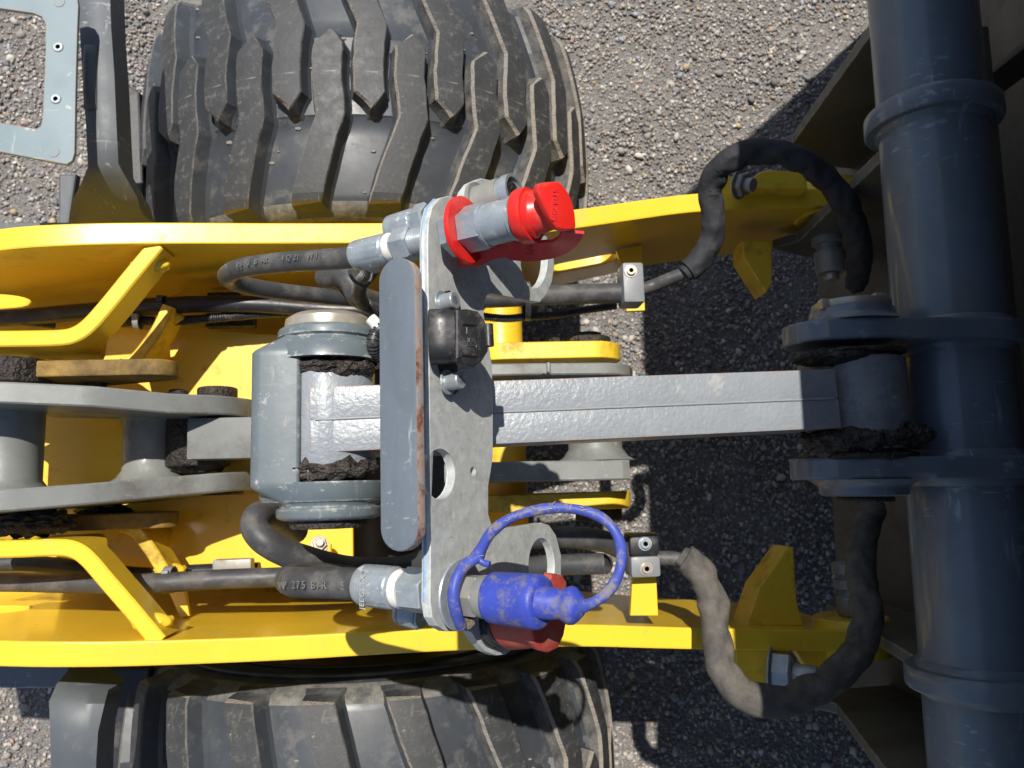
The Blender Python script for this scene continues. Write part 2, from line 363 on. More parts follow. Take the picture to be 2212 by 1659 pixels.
def stones():
    bm = bmesh.new(); bmesh.ops.create_icosphere(bm, subdivisions=1, radius=1); bm.verts.index_update()
    bv = np.array([v.co[:] for v in bm.verts]); bf = np.array([[v.index for v in f.verts] for f in bm.faces]); bm.free()
    N = 78000
    x = rng.uniform(-1.55, 1.75, N * 2); y = rng.uniform(-1.05, 1.62, N * 2)
    # what the machine's tyres and floor cover needs no stones
    keep = ~((x > -.55) & (x < .22) & (y > .36) & (y < .92) & (rng.random(N * 2) < 0)) 
    R3 = np.array(CR.transposed()); q = (R3 @ np.stack([x, y, np.full_like(x, -H)])); u = CX + FPX * q[0] / -q[2]; vv = CY - FPX * q[1] / -q[2]
    keep &= (u > -120) & (u < 2400) & (vv > -150) & (vv < 1800)
    keep &= ~((u > 360) & (u < 1150) & (vv < 440)) & ~((u < 1040) & (vv > 560) & (vv < 1440)) & ~((u > 380) & (u < 1150) & (vv > 1540))
    x, y = x[keep][:N], y[keep][:N]; N = len(x)
    r = .0022 + .0050 * rng.random(N) ** 1.8; big = rng.random(N) < .012; r[big] = rng.uniform(.008, .0135, big.sum())
    sc = np.stack([rng.uniform(.8, 1.3, N), rng.uniform(.7, 1.1, N), rng.uniform(.5, .85, N)], 1) * r[:, None]
    A = rng.uniform(0, 2 * np.pi, (N, 3)); ca, sa = np.cos(A), np.sin(A)
    V = bv[None] * (1 + rng.uniform(-.30, .22, (N, len(bv), 1))) * sc[:, None]
    def rot(V, i, j, c, s):
        a = V[..., i] * c[:, None] - V[..., j] * s[:, None]; b = V[..., i] * s[:, None] + V[..., j] * c[:, None]; V[..., i], V[..., j] = a, b
    rot(V, 1, 2, np.cos(A[:, 0] * .12), np.sin(A[:, 0] * .12)); rot(V, 0, 1, ca[:, 2], sa[:, 2])
    V[..., 0] += x[:, None]; V[..., 1] += y[:, None]; V[..., 2] += (r * rng.uniform(.05, .75, N))[:, None]
    F = (bf[None] + (np.arange(N) * len(bv))[:, None, None]).reshape(-1)
    me = bpy.data.meshes.new('gravel'); nf = N * len(bf)
    me.vertices.add(N * len(bv)); me.vertices.foreach_set('co', V.reshape(-1))
    me.loops.add(nf * 3); me.loops.foreach_set('vertex_index', F.astype(np.int32))
    me.polygons.add(nf); me.polygons.foreach_set('loop_start', np.arange(nf, dtype=np.int32) * 3)
    me.update(calc_edges=True)
    pal = np.array([(.20, .18, .165), (.26, .24, .22), (.155, .145, .14), (.33, .30, .265), (.23, .17, .14), (.38, .355, .32), (.21, .22, .23), (.32, .25, .15), (.12, .115, .115), (.30, .17, .13)])
    pi = rng.choice(len(pal), N, p=[.24, .2, .16, .12, .06, .05, .08, .02, .06, .01]); c = pal[pi] * rng.uniform(.8, 1.2, (N, 1))
    ca_ = me.color_attributes.new('stone_colour', 'FLOAT_COLOR', 'POINT')
    ca_.data.foreach_set('color', np.repeat(np.concatenate([c, np.ones((N, 1))], 1), len(bv), 0).reshape(-1))
    m = mat('gravel_stone', (.2, .2, .2), .8, var=.1, bump=(.5, 500, .0015), spec=.3)
    T = m.node_tree; at_ = T.nodes.new('ShaderNodeVertexColor'); at_.layer_name = 'stone_colour'
    b = [n for n in T.nodes if n.type == 'BSDF_PRINCIPLED'][0]; old = b.inputs['Base Color'].links[0].from_socket
    mx = T.nodes.new('ShaderNodeMix'); mx.data_type = 'RGBA'; mx.blend_type = 'MULTIPLY'; mx.inputs[0].default_value = 1
    sc_ = T.nodes.new('ShaderNodeMix'); sc_.data_type = 'RGBA'; sc_.blend_type = 'MULTIPLY'; sc_.inputs[0].default_value = 1; sc_.inputs[7].default_value = (7.0, 7.05, 7.1, 1); sc_.clamp_result = False
    T.links.new(old, sc_.inputs[6]); T.links.new(at_.outputs[0], mx.inputs[6]); T.links.new(sc_.outputs[2], mx.inputs[7]); T.links.new(mx.outputs[2], b.inputs['Base Color'])
    me.materials.append(m)
    o = bpy.data.objects.new('gravel', me); col.objects.link(o); o['kind'] = 'stuff'
    tag(o, 'loose grey and brown gravel stones lying all over the ground', 'gravel')
stones()

# ------------------------------------------------------------------ the two front wheels
WX, WZ = -.181, .45; PITCH = 2 * math.pi / 22; LH = .031
def r_top(w): return .455 - .020 * min(1.3, abs(w) / .2) ** 2.2 - (max(0, abs(w) - .205) * .9)
def r_base(w): return r_top(w) - LH + (.0035 if abs(w) < .066 else 0)
def lug_mesh(mirror, seed):
    st = [(.0635, .012, .018), (.040, -.046, .055), (.015, -.050, .052), (-.008, -.051, .050), (-.04, -.045, .055), (-.076, -.037, .062),
          (-.11, -.066, .036), (-.15, -.099, .008), (-.185, -.126, -.016), (-.209, -.145, -.032)]
    rnd = random.Random(seed); K = 5
    st2 = []
    for i in range(len(st) - 1):
        for k in range(2):
            t = k / 2; st2.append(tuple(a + (b - a) * t for a, b in zip(st[i], st[i + 1])))
    st2.append(st[-1])
    def pos(w, th, r): return Vector((r * math.sin(th), w * mirror, r * math.cos(th)))
    g = G(); n = len(st2)
    jit = [[rnd.uniform(-.002, .002) for _ in range(2)] for _ in range(n)]
    def outline(off):
        left, right = [], []
        for i, (w, a, b) in enumerate(st2):
            c = (a + b) / 2; hw = (b - a) / 2 + off / .45
            ww = w + (off if i == 0 else 0) - (off if i == n - 1 else 0)
            left.append((ww, c - hw + jit[i][0])); right.append((ww, c + hw + jit[i][1]))
        return left, right
    Lt, Rt = outline(-.0012)
    # top surface grid
    v = []; f = []
    for (w1, a), (w2, b) in zip(Lt, Rt):
        for k in range(K): v.append(pos(w1, a + (b - a) * k / (K - 1), r_top(w1)))
    for i in range(n - 1):
        for k in range(K - 1): f.append((i * K + k, i * K + k + 1, (i + 1) * K + k + 1, (i + 1) * K + k))
    g.add(v, f, 0, False)
    def loop(off, rf):
        L_, R_ = outline(off); pts = L_ + R_[::-1]
        return [pos(w, a, rf(w)) for w, a in pts]
    def loop2(ol, orr, rl, rr_):
        L_, R_ = outline(ol)[0], outline(orr)[1]
        return [pos(w, a, rl(w)) for w, a in L_] + [pos(w, a, rr_(w)) for w, a in R_[::-1]]
    top = loop(-.0012, r_top); mid = loop2(.0024, .0004, lambda w: r_top(w) - .0060, lambda w: r_top(w) - .0024)
    low = loop(.0052, lambda w: r_base(w) + .006); bot = loop(.0105, lambda w: r_base(w) - .002)
    m = len(top)
    for A, B, q in ((top, mid, 0), (mid, low, 1), (low, bot, 2)):
        for j in range(m):
            left = j < n - 1; end = j == n - 1
            mi = (1 if (left or end) else 3) if q == 0 else (3 if left and q == 1 else 2)
            k = (j + 1) % m; g.add([A[j], A[k], B[k], B[j]], [(0, 1, 2, 3)], mi, False)
    me = bpy.data.meshes.new('lug'); me.from_pydata([tuple(p) for p in g.v], [], g.f)
    me.polygons.foreach_set('material_index', g.m)
    for q in ('lug', 'lugdust', 'tyre', 'lugside'): me.materials.append(M[q])
    bm = bmesh.new(); bm.from_mesh(me); bmesh.ops.remove_doubles(bm, verts=bm.verts[:], dist=1e-5); bmesh.ops.recalc_face_normals(bm, faces=bm.faces[:]); bm.to_mesh(me); bm.free()
    return me
def wheel(yc, label, s, ph_in):
    """s: +1 when the machine lies on the -y side of the wheel"""
    t = thing('loader_tyre', label, 'tyre', (WX, yc, 0), 'front tyres of the loader')
    g = G(); prof = []
    for w in [-.228, -.2295, -.222, -.212, -.2, -.19, -.17, -.14, -.1, -.068, -.065, -.03, 0, .03, .065, .068, .1, .14, .17, .19, .2, .212, .222, .2295, .228]:
        a = abs(w)
        r = r_base(w) if a <= .2 else {.212: .395, .222: .372, .2295: .335, .228: .30}[a]
        prof.append((w, r))
    prof = [(-.19, .235), (-.215, .262)] + prof + [(.215, .262), (.19, .235)]
    seg = 132; rings = [[Vector((WX + r * math.sin(2 * math.pi * j / seg), yc + w_, WZ + r * math.cos(2 * math.pi * j / seg))) for j in range(seg)] for w_, r in prof]
    g.rings(rings, True, 0, True, False)
    k_ = 0
    for i in range(len(prof) - 1):
        wa = abs(prof[i][0]) + abs(prof[i + 1][0])
        for j in range(seg):
            if .405 < wa < .438 and prof[i][1] > .36: g.m[k_] = 1
            k_ += 1
    # raised rings on both flanks
    for rr, ww in ((.352, .229), (.287, .2275)):
        for sg in (-1, 1):
            g.tube([(WX + rr * math.sin(a), yc + sg * ww, WZ + rr * math.cos(a)) for a in np.linspace(0, 2 * math.pi, 97)], .0035, 8, raw=True)
    tyre = part('carcass', g, ['tyre', 'shoulder'], t, loc=(WX, yc, WZ))
    g = G()
    for sg in (-1, 1):
        g.lathe((WX, yc + sg * .05, WZ), (WX, yc + sg * .06, WZ), [(0, .05), (0, .20), (6, .215), (13.5, .225), (14.5, .245), (15.2, .247), (15.2, .238)], 64, 0, True)
    g.cyl((WX, yc - .16, WZ), (WX, yc + .16, WZ), .09)
    part('rim', g, 'rim', t)
    inner = [lug_mesh(s, 3 + q) for q in range(3)]; outer = [lug_mesh(-s, 13 + q) for q in range(3)]
    for k in range(22):
        for mesh, ph in ((inner, ph_in), (outer, ph_in + PITCH / 2)):
            o = bpy.data.objects.new('lug', mesh[k % 3]); col.objects.link(o); o.parent = tyre; o.rotation_euler = (0, ph + k * PITCH, 0)
    # scraps of dried mud and straw stuck in the tread
    g = G(); rn = random.Random(int(yc * 100))
    for i in range(46):
        th = rn.uniform(-1.0, 1.0); w_ = rn.uniform(-.2, .2); r = r_base(w_) + .001
        c = Vector((WX + r * math.sin(th), yc + w_, WZ + r * math.cos(th)))
        g.ico(c, rn.uniform(.0016, .0042), 1, .5, (1.6, .8, .6), seed=i, smooth=False)
    o = part('dried_mud', g, 'lugdust', tyre); o['kind'] = 'stuff'
    return t
wheel(.658, 'large black tractor tyre with chevron lugs, in full sun above the yellow arms', 1, -.045)
wheel(-.506, 'large black tyre below the yellow arms, half in their shadow', -1, .005)

# ------------------------------------------------------------------ yellow loader boom
boom = thing('loader_boom', 'yellow steel loader boom of two long side arms running from left to right', 'loader boom', (-.2, .08, .58))
def side_arm(ctrl, holes, name='side_arm', th=.030):
    c = [(P(px, py, zt), zb) for px, py, zt, zb in ctrl]
    xs = [p.x for p, _ in c]; ysv = [p.y for p, _ in c]
    X0 = np.linspace(xs[0], xs[-1], 80)
    def sm(a):
        y = np.interp(X0, xs, a); k = np.ones(5) / 5; return np.convolve(np.pad(y, 2, 'edge'), k, 'valid')
    top = sm([p.z for p, _ in c]); bot = sm([z for _, z in c]); yc = sm(ysv)
    out = [(a, b) for a, b in zip(X0, top)] + [(a, b) for a, b in zip(X0[::-1], bot[::-1])]
    hl = []
    for (px, py, z, Lh, r) in holes:                       # the lowest point of the right-hand end of each oval
        p = P(px, py, z); hl.append([(p.x - r - Lh / 2 + q[0], p.z + r + q[1]) for q in stadium(Lh, r, 12)])
    g = xz([out] + hl, 0, th, bev=.0025)
    bm = bmesh.new(); vs = [bm.verts.new(v) for v in g.v]
    for f in g.f:
        try: bm.faces.new([vs[i] for i in f])
        except ValueError: pass
    for xx in X0[1:-1:2]:
        bmesh.ops.bisect_plane(bm, geom=bm.verts[:] + bm.edges[:] + bm.faces[:], plane_co=(xx, 0, 0), plane_no=(1, 0, 0), dist=1e-6)
    for v in bm.verts: v.co.y += float(np.interp(v.co.x, X0, yc))
    bm.verts.index_update(); g2 = G(); g2.add([v.co.copy() for v in bm.verts], [[v.index for v in f.verts] for f in bm.faces], 0, False); bm.free()
    return part(name, g2, 'yellow', boom)
ZT = 1.02
side_arm([(-900, 640, .90, .60), (-420, 590, .98, .60), (-160, 546, 1.03, .60), (0, 514, 1.05, .60), (150, 506, 1.05, .60), (300, 503, 1.035, .60), (600, 504, 1.0, .60), (870, 503, .975, .60), (1060, 496, .96, .61), (1250, 472, .94, .60),
          (1420, 447, .925, .62), (1510, 435, .92, .64), (1640, 432, .915, .66), (1800, 425, .91, .70)],
         [(92, 625, .79, .20, .042), (1326, 562, .70, .07, .030)])
side_arm([(-900, 1350, .90, .56), (-420, 1390, .98, .56), (-160, 1405, 1.03, .56), (0, 1413, 1.05, .55), (150, 1415, 1.05, .54), (300, 1413, 1.035, .54), (600, 1402, 1.0, .54), (870, 1386, .975, .54), (1060, 1378, .96, .54), (1250, 1372, .94, .55),
          (1420, 1378, .925, .58), (1510, 1380, .92, .60), (1640, 1383, .915, .62), (1840, 1385, .91, .66)],
         [(92, 1352, .765, .20, .042)])
# floor plate joining the arms, cross tube
fl = [P(-60, 705, .80), P(200, 700, .80), P(360, 716, .80), P(440, 708, .80), P(560, 722, .80), P(700, 728, .80), P(760, 760, .80), P(765, 1250, .80), P(720, 1262, .80), P(-60, 1262, .80)]
f0 = P(-160, 700, .60).x; f1x = P(640, 700, .60).x
part('lower_deck', G().box(((f0 + f1x) / 2, .078, .565), (f1x - f0, .52, .010), bev=.001), 'yellow_dirty', boom)
g = G().prism([[(p.x, p.y) for p in fl]], (0, 0, .80), X, Y, .012, .002); part('floor_plate', g, 'yellow_inner', boom)
cx0 = P(1088, 880, .80).x
g = G().cyl((cx0, .335, .775), (cx0, -.18, .775), .036, 40, .002)
for yy in (.175, -.045):
    g.lathe((cx0, yy, .775), (cx0, yy + .02, .775), [(0, .036), (.3, .043), (1, .036)], 32, 0, True)
part('cross_tube', g, 'yellow_inner', boom)
# inner lugs carrying the link, right of the bracket
def lug_plate(pxy0, pxy1, zt, zb, th, m, par, name, rr=.05, dpx=0):
    a = P(*pxy0, zt); b = P(*pxy1, zt - .0); y = (a.y + b.y) / 2; h = (zt - zb) / 2
    pr = hull([(a.x + h, zt - h, h), (b.x - rr, zt - rr, rr)])
    g = xz([pr], y, th, bev=.002); return part(name, g, m, par), y, (b.x - rr, zt - rr)
o1, y1, c1 = lug_plate((1000, 760), (1352, 752), .90, .76, .026, 'yellow_dirty', boom, 'pivot_plate')
g = G().cyl((c1[0], y1 + .012, c1[1]), (c1[0], y1 + .026, c1[1]), .036, 32, .002); g.cyl((c1[0], y1 + .026, c1[1]), (c1[0], y1 + .034, c1[1]), .022, 24, .002)
g.hexa((c1[0] - .055, y1 + .012, c1[1] + .02), (c1[0] - .055, y1 + .024, c1[1] + .02), .010); part('pivot_cap', g, 'grease', boom)
o2, y2, c2 = lug_plate((1000, 1090), (1376, 1080), .89, .75, .026, 'yellow_dirty', boom, 'pivot_plate', .05)
g = G().cyl((c2[0], y2 - .03, c2[1]), (c2[0], y2 - .013, c2[1]), .036, 32, .002); part('pivot_cap', g, 'grease', boom)
# rear pivot plates round the lever
for (pa, pb, zt) in (((-160, 792), (366, 800), 1.00), ((60, 1138), (366, 1118), .93)):
    lug_plate(pa, pb, zt, zt - .14, .022, 'grimy', boom, 'pivot_plate', .03)
# bent braces
def brace(st, zt, zb, th=.021, name='bent_brace', m='yellow'):
    pts = smooth_path([P(a, b, zt) for a, b in st], 5)
    g = G().wall([(p, zb + (zt - .048 - zb) * min(1, max(0, (k / (len(pts) - 1) - .36) / .24))) for k, p in enumerate(pts)], th, .002)
    a = pts[-1].lerp(pts[-4], .8); g.ico((a.x, a.y, zt - .026), th * .72, 3, .25, (1.7, .75, .9), seed=2)
    return part(name, g, m, boom)
brace([(-160, 734), (-60, 732), (40, 731), (125, 729), (160, 722), (190, 702), (228, 660), (280, 596), (338, 526)], 1.025, .90)
brace([(-160, 1190), (-60, 1188), (40, 1186), (120, 1183), (158, 1188), (188, 1208), (228, 1254), (280, 1314), (342, 1388)], 1.025, .90)
brace([(262, 786), (290, 775), (318, 742), (345, 700), (362, 660)], .90, .80, .018, m='yellow_dirty')
brace([(262, 1136), (290, 1146), (318, 1180), (345, 1222), (358, 1246)], .90, .80, .018, m='yellow_dirty')
# small webs standing off the arms for the hose clips
for (q, z) in (([(372, 640), (420, 622), (410, 600), (380, 600)], .80), ([(620, 1150), (716, 1175), (716, 1238), (560, 1236)], .86), ([(360, 1262), (400, 1262), (412, 1330), (392, 1335)], .86)):
    pp = [P(a, b, z) for a, b in q]; g = G().prism([[(p.x, p.y) for p in pp]], (0, 0, z), X, Y, .01, .0015); part('web', g, 'yellow', boom)
g = G().prism([[(p.x, p.y) for p in (P(1330, 540, .79), P(1385, 532, .79), P(1392, 672, .79), P(1352, 674, .79), P(1348, 600, .79))]], (0, 0, .79), X, Y, .010, .001)
part('clamp_tab', g, 'yellow', boom)
g = G().prism([[(p.x, p.y) for p in (P(1352, 1150, .95), P(1416, 1150, .95), P(1418, 1250, .95), P(1422, 1330, .95), P(1362, 1330, .95), P(1366, 1250, .95))]], (0, 0, .945), X, Y, .010, .001)
part('clamp_tab', g, 'yellow', boom)
# thick stop gussets
def gusset(q, zt, th, name='stop_gusset', m='yellow_dirty'):
    pp = [P(a, b, zt) for a, b in q]; g = G().prism([[(p.x, p.y) for p in pp]], (0, 0, zt - th / 2), X, Y, th, .002); return part(name, g, m, boom)
gusset([(1604, 520), (1668, 520), (1668, 614), (1655, 632), (1606, 556)], .86, .050)
gusset([(1612, 1352), (1640, 1268), (1702, 1182), (1714, 1182), (1722, 1300), (1736, 1352)], .88, .060)
gusset([(1596, 408), (1640, 372), (1660, 366), (1740, 372), (1745, 408)], .94, .040)
gusset([(1530, 440), (1545, 372), (1600, 385), (1640, 412)], .915, .020)
gusset([(1590, 1396), (1590, 1480), (1650, 1480), (1712, 1402)], .90, .020)
gusset([(1712, 1396), (1745, 1446), (1795, 1450), (1850, 1396)], .88, .020)
# eyes at the front end of each arm
for (px, py, z) in ((1790, 440, .86), (1840, 1372, .86)):
    p = P(px, py, z); g = G().cyl(p + Y * .028, p - Y * .028, .055, 36, .003); part('eye', g, 'yellow_dirty', boom)
# weld spots on the arm faces
for (px, py, z) in ((48, 548, .93), (165, 574, .88)):
    p = P(px, py, z); g = G().cyl(p + Y * .002, p - Y * .003, .007, 16, .001); part('bolt_hole', g, 'grease', boom)

# boom's hexagon bolts in front
def hexbolt(c, n, r, L, par, m='zinc'):
    n = n.normalized(); c = Vector(c); g = G().hexa(c, c + n * L * .45, r, .1); g.cyl(c + n * L * .45, c + n * L, r * .55, 24, .001); g.cyl(c - n * .003, c, r * 1.2, 28, .0006)
    return part('bolt', g, m, par)
hexbolt(P(1668, 1452, .92), Vector((.85, -.05, .5)), .029, .060, boom)
hexbolt(P(1600, 398, .95), Vector((.5, -.3, .6)), .019, .022, boom, 'zinc_dirty')
hexbolt(P(690, 1176, .867), Vector((.2, .3, .9)), .011, .012, boom, 'steel')
hexbolt(P(205, 822, .93), Vector((0, .6, .8)), .018, .02, boom, 'grease')
part('clip_block', G().box(P(505, 1222, .87), (.055, .02, .022), bev=.003), 'zinc_dirty', boom)
part('clip_block', G().box(P(500, 693, .83), (.075, .022, .02), bev=.003), 'grease', boom)
part('clip_block', G().box(P(485, 648, .80), (.05, .022, .02), bev=.003), 'black', boom)

# chassis under the boom
ch = thing('front_chassis', 'dark chassis cross member almost lost in the shade below the yellow arms', 'chassis', (WX, .076, .2))
part('axle_housing', G().cyl((WX, -.28, WZ), (WX, .44, WZ), .085, 36, .01), 'tarp', ch)
part('chassis_box', G().box((-.62, .076, .44), (.62, .34, .26), bev=.02), 'tarp', ch)
for s_ in (-1, 1):
    part('brake_housing', G().cyl((WX, .076 + s_ * .29, WZ), (WX, .076 + s_ * .35, WZ), .15, 40, .01), 'grease', ch)

# ------------------------------------------------------------------ grey tilt lever under the arms (left half and front ends)
lv = thing('tilt_lever', 'grey steel tilt lever with two plates and round spacers between the yellow arms', 'lever', P(200, 960, .95))
def lever_plate(ptsT, th, h, r, name='lever_plate', parent=lv, m='lever'):
    pts = [P(a, b, z) for a, b, z in ptsT]; y = [p.y for p in pts]
    g = G(); xs = np.linspace(pts[0].x, pts[-1].x, 26); zt = np.interp(xs, [p.x for p in pts], [p.z for p in pts]); yy = np.interp(xs, [p.x for p in pts], y)
    rings = []
    for i, (a, b, c) in enumerate(zip(xs, zt, yy)):
        e = min(xs[-1] - a, r); rr = math.sqrt(max(0, r * r - (r - e) ** 2)) / r if e < r else 1
        lo = b - h / 2 - h / 2 * rr; hi = b - h / 2 + h / 2 * max(rr, .05); bv = .002
        rings.append([Vector((a, c + th / 2, hi - bv)), Vector((a, c + th / 2 - bv, hi)), Vector((a, c - th / 2 + bv, hi)), Vector((a, c - th / 2, hi - bv)), Vector((a, c - th / 2, lo)), Vector((a, c + th / 2, lo))])
    g.rings(rings, True, 0, False); return part(name, g, m, parent)
lever_plate([(-120, 846, 1.09), (0, 847, 1.08), (200, 856, 1.05), (367, 871, 1.0), (545, 876, .93)], .026, .20, .05)
lever_plate([(-120, 1092, 1.09), (0, 1082, 1.08), (200, 1066, 1.04), (333, 1054, .99), (540, 1036, .93)], .026, .20, .05)
def ycyl(px, py0, py1, z, r, m, par, name, ch=.003, fil=0):
    a = P(px, py0, z); b = P(px, py1, z); xm = (a.x + b.x) / 2
    g = G(); L = abs(a.y - b.y)
    if fil:
        pr = [(0, r + fil), (fil * .35 / L, r + fil * .45), (fil / L, r), (1 - fil / L, r), (1 - fil * .35 / L, r + fil * .45), (1, r + fil)]
        g.lathe((xm, a.y, z), (xm, b.y, z), pr, 36, 0, True)
    else: g.cyl((xm, a.y, z), (xm, b.y, z), r, 36, ch)
    return part(name, g, m, par)
ycyl(18, 872, 1062, .96, .042, 'lever', lv, 'spacer_tube', fil=.014)
ycyl(328, 893, 1040, .86, .040, 'lever', lv, 'spacer_tube', fil=.016)
ycyl(470, 838, 862, .90, .028, 'grease', lv, 'pin_head'); ycyl(385, 842, 862, .94, .013, 'grease', lv, 'pin_head')
ycyl(480, 1052, 1070, .88, .030, 'grease', lv, 'pin_head')
ycyl(20, 780, 832, .98, .05, 'grease', lv, 'pin_head')
g = G().ico(P(20, 808, .985), .045, 4, .35, (1.15, .28, .35), seed=3); part('grease_lump', g, 'grease', lv)
g = G().ico(P(50, 1130, .98), .055, 4, .6, (1.2, .3, .4), seed=5); part('grease_lump', g, 'grease', lv)
g = G().ico(P(225, 1105, .86), .03, 3, .4, (1.4, .35, .6), seed=8); part('grease_lump', g, 'grease', lv)
# the drop link that starts between the plates and runs forward below the beam
dl = thing('drop_link', 'flat grey link held between the plates of the tilt lever, running under the clevis', 'link', P(700, 950, .85))
a = P(432, 952, .90); b = P(1010, 940, .93); dd = (b - a).normalized(); sd = Y; up = dd.cross(sd) * -1
R3 = Matrix((dd, sd, up)).transposed()
part('link_body', G().box((a + b) / 2 - up * .02, ((b - a).length, .058, .05), R3, .004), 'lever', dl)
ycyl(428, 900, 1008, .865, .045, 'grease', dl, 'link_eye')
part('grease_lump', G().ico(P(430, 1006, .87), .03, 3, .6, (1.4, .35, .8), seed=11), 'grease', dl)
part('grease_lump', G().ico(P(440, 900, .88), .026, 3, .6, (1.5, .3, .8), seed=12), 'grease', dl)
# front ends right of the bracket
lever_plate([(960, 800, .97), (1150, 797, .965), (1385, 795, .955)], .017, .12, .06, parent=lv)
lever_plate([(960, 1022, .97), (1150, 1018, .96), (1378, 1014, .955)], .028, .12, .018, parent=lv)
ycyl(1283, 812, 996, .90, .040, 'lever', lv, 'spacer_tube', fil=.018)
part('weld_bead', G().cyl(P(1185, 783, .968), P(1185, 811, .968), .003, 8, .001), 'lever', lv)

# ------------------------------------------------------------------ clevis with the rear eye of the tilt beam
cv = thing('clevis_fork', 'grey cast clevis fork left of the upright bar, open on its right side', 'clevis', P(680, 900, 1.22))
ZC = 1.27; cc = P(712, 900, ZC); yT = P(700, 700, ZC).y; yB = P(700, 1128, ZC).y
xc = cc.x
RB = .051
# two bosses
def boss(y0, y1, prof): return G().lathe((xc, y0, ZC), (xc, y1, ZC), prof, 48, 0, True)
yTi = P(700, 772, ZC + .04).y; yBi = P(700, 1040, ZC + .04).y
yTo = P(700, 696, ZC + .04).y; yBo = P(700, 1125, ZC + .04).y
for (yo, yi) in ((yTo, yTi), (yBo, yBi)):
    g = boss(yo, yi, [(0, RB - .012), (0, RB - .007), (.06, RB - .002), (.12, RB - .001), (.30, RB - .001), (.36, RB - .004), (.44, RB - .003), (.62, RB + .004), (1, RB + .005), (1, .03)])
    part('boss', g, 'casting', cv)
# the bridge at the left, joining both bosses: bevelled block with soft shoulders
xL = P(553, 900, ZC + .02).x; xR = P(662, 900, ZC + .045).x; yC = (yT + yB) / 2; hY = (P(600, 752, ZC + .03).y - P(600, 1064, ZC + .03).y) / 2
g = G()
sec = []
for t in np.linspace(-1, 1, 51):
    y = yC + t * hY * 1.26
    k = min(1., max(0., abs(t) - .74) / .20)
    l = xL + (.030 * k); rr_ = xR - (.006 * (1 - k)); h = .046 - .008 * k; b = .007
    ring = []
    for (sx, sz, a0) in ((1, 1, 0), (-1, 1, 90), (-1, -1, 180), (1, -1, 270)):
        for q in range(5):
            an = math.radians(a0 + q * 22.5); bb = b * (1.5 if sx < 0 else .5)
            ring.append(Vector(((rr_ - bb if sx > 0 else l + bb) + bb * math.cos(an), y, ZC + sz * (h - bb) + bb * math.sin(an))))
    sec.append(ring)
g.rings(sec, True, 0, True)
bridge = part('bridge', g, 'casting', cv)
# cheeks that join bridge and boss
for (ya, yb) in ((yTi, yTo - .016), (yBi, yBo + .016)):
    g = G(); ym = (ya + yb) / 2
    pr = hull([(xL + .040, ZC, .040), (xc, ZC, RB + .002)]); g = xz([pr], ym, abs(yb - ya), bev=.006)
    part('cheek', g, 'casting', cv)
pn = thing('clevis_pin', 'worn steel pin with a bright flat head in the top boss of the grey clevis', 'pin', (xc, yTo, ZC - .04))
g = G().lathe((xc, yTo - .01, ZC), (xc, yTo + .0135, ZC), [(0, .041), (.45, .044), (.8, .043), (1, .036), (1, .012)], 48, 0, True)
part('pin_head', g, 'steel', pn)
g = G().lathe((xc, yBo + .01, ZC), (xc, yBo - .008, ZC), [(0, .036), (.8, .038), (1, .036)], 40, 0, True); part('pin_end', g, 'grease', pn)

# ------------------------------------------------------------------ tilt beam with a hammered finish
bt = thing('tilt_beam', 'pale hammered grey square beam running right from the clevis to the blue cross tube', 'beam', P(1300, 880, 1.25))
BT = 1.315; pa = P(668, 907, BT); pb = P(1812, 860, BT - .048)
bd = (pb - pa).normalized(); by = Z.cross(bd).normalized(); bz = bd.cross(by)
RB3 = Matrix((bd, by, bz)).transposed(); BW = .0618
for s_ in (-1, 1):
    c = (pa + pb) / 2 - bz * .030 + by * s_ * BW / 4
    part('half_channel', G().box(c, ((pb - pa).length, BW / 2, .060), RB3, .0022), 'hammer', bt)
g = G(); pts = [pa.lerp(pb, t) + bz * (.0004) + by * (.0003 * mnoise.noise(Vector((t * 40, 0, 0)))) for t in np.linspace(.01, .99, 120)]
g.tube(pts, .0013, 8, raw=True); part('weld_seam', g, 'seam', bt)
# both eyes
e0 = Vector((xc, 0, ZC))
g = G().cyl((xc, yTi - .006, ZC), (xc, yBi + .006, ZC), .0445, 44, .004); part('rear_eye', g, 'hammer', bt)
xe = P(1850, 860, 1.215).x; ZE = 1.208; ye0 = P(1850, 762, ZE + .05).y; ye1 = P(1850, 975, ZE + .05).y; RE = .056
g = G().lathe((xe, ye0, ZE), (xe, ye1, ZE), [(0, RE - .006), (.03, RE), (.97, RE), (1, RE - .006)], 56, 0, True); part('front_eye', g, 'tube_worn', bt)
# caked grease round the eyes
def cake(c, r, sc, sd, par, m='grease', sub=4, j=.36): return part('caked_grease', G().ico(c, r, sub, j, sc, seed=sd), m, par)
cake((xc + .002, yTi - .008, ZC + .024), .038, (1.15, .32, .62), 1, bt); cake((xc + .002, yBi + .011, ZC + .022), .040, (1.15, .36, .66), 2, bt)
cake((xc + .012, yTi - .004, ZC + .03), .016, (1.6, .4, .6), 21, bt)
cake((xe - .022, ye0 - .002, ZE + .030), .046, (1.25, .22, .60), 3, bt); cake((xe - .012, ye1 + .012, ZE + .030), .054, (1.15, .32, .62), 4, bt); cake((xe + .020, ye1 + .016, ZE + .044), .030, (1.4, .5, .4), 31, bt)
cake((xe - .004, ye0 + .004, ZE + .006), .056, (1.05, .10, 1.0), 32, bt, 'grease', 4, .4); cake((xe - .004, ye1 - .004, ZE + .004), .058, (1.08, .12, 1.0), 33, bt, 'grease', 4, .4)
cake((xe - .046, ye1 + .003, ZE + .026), .020, (1.0, .65, .8), 5, bt, 'mud'); cake((xe - .040, ye0 - .004, ZE + .036), .018, (1.4, .4, .6), 6, bt, 'mud')
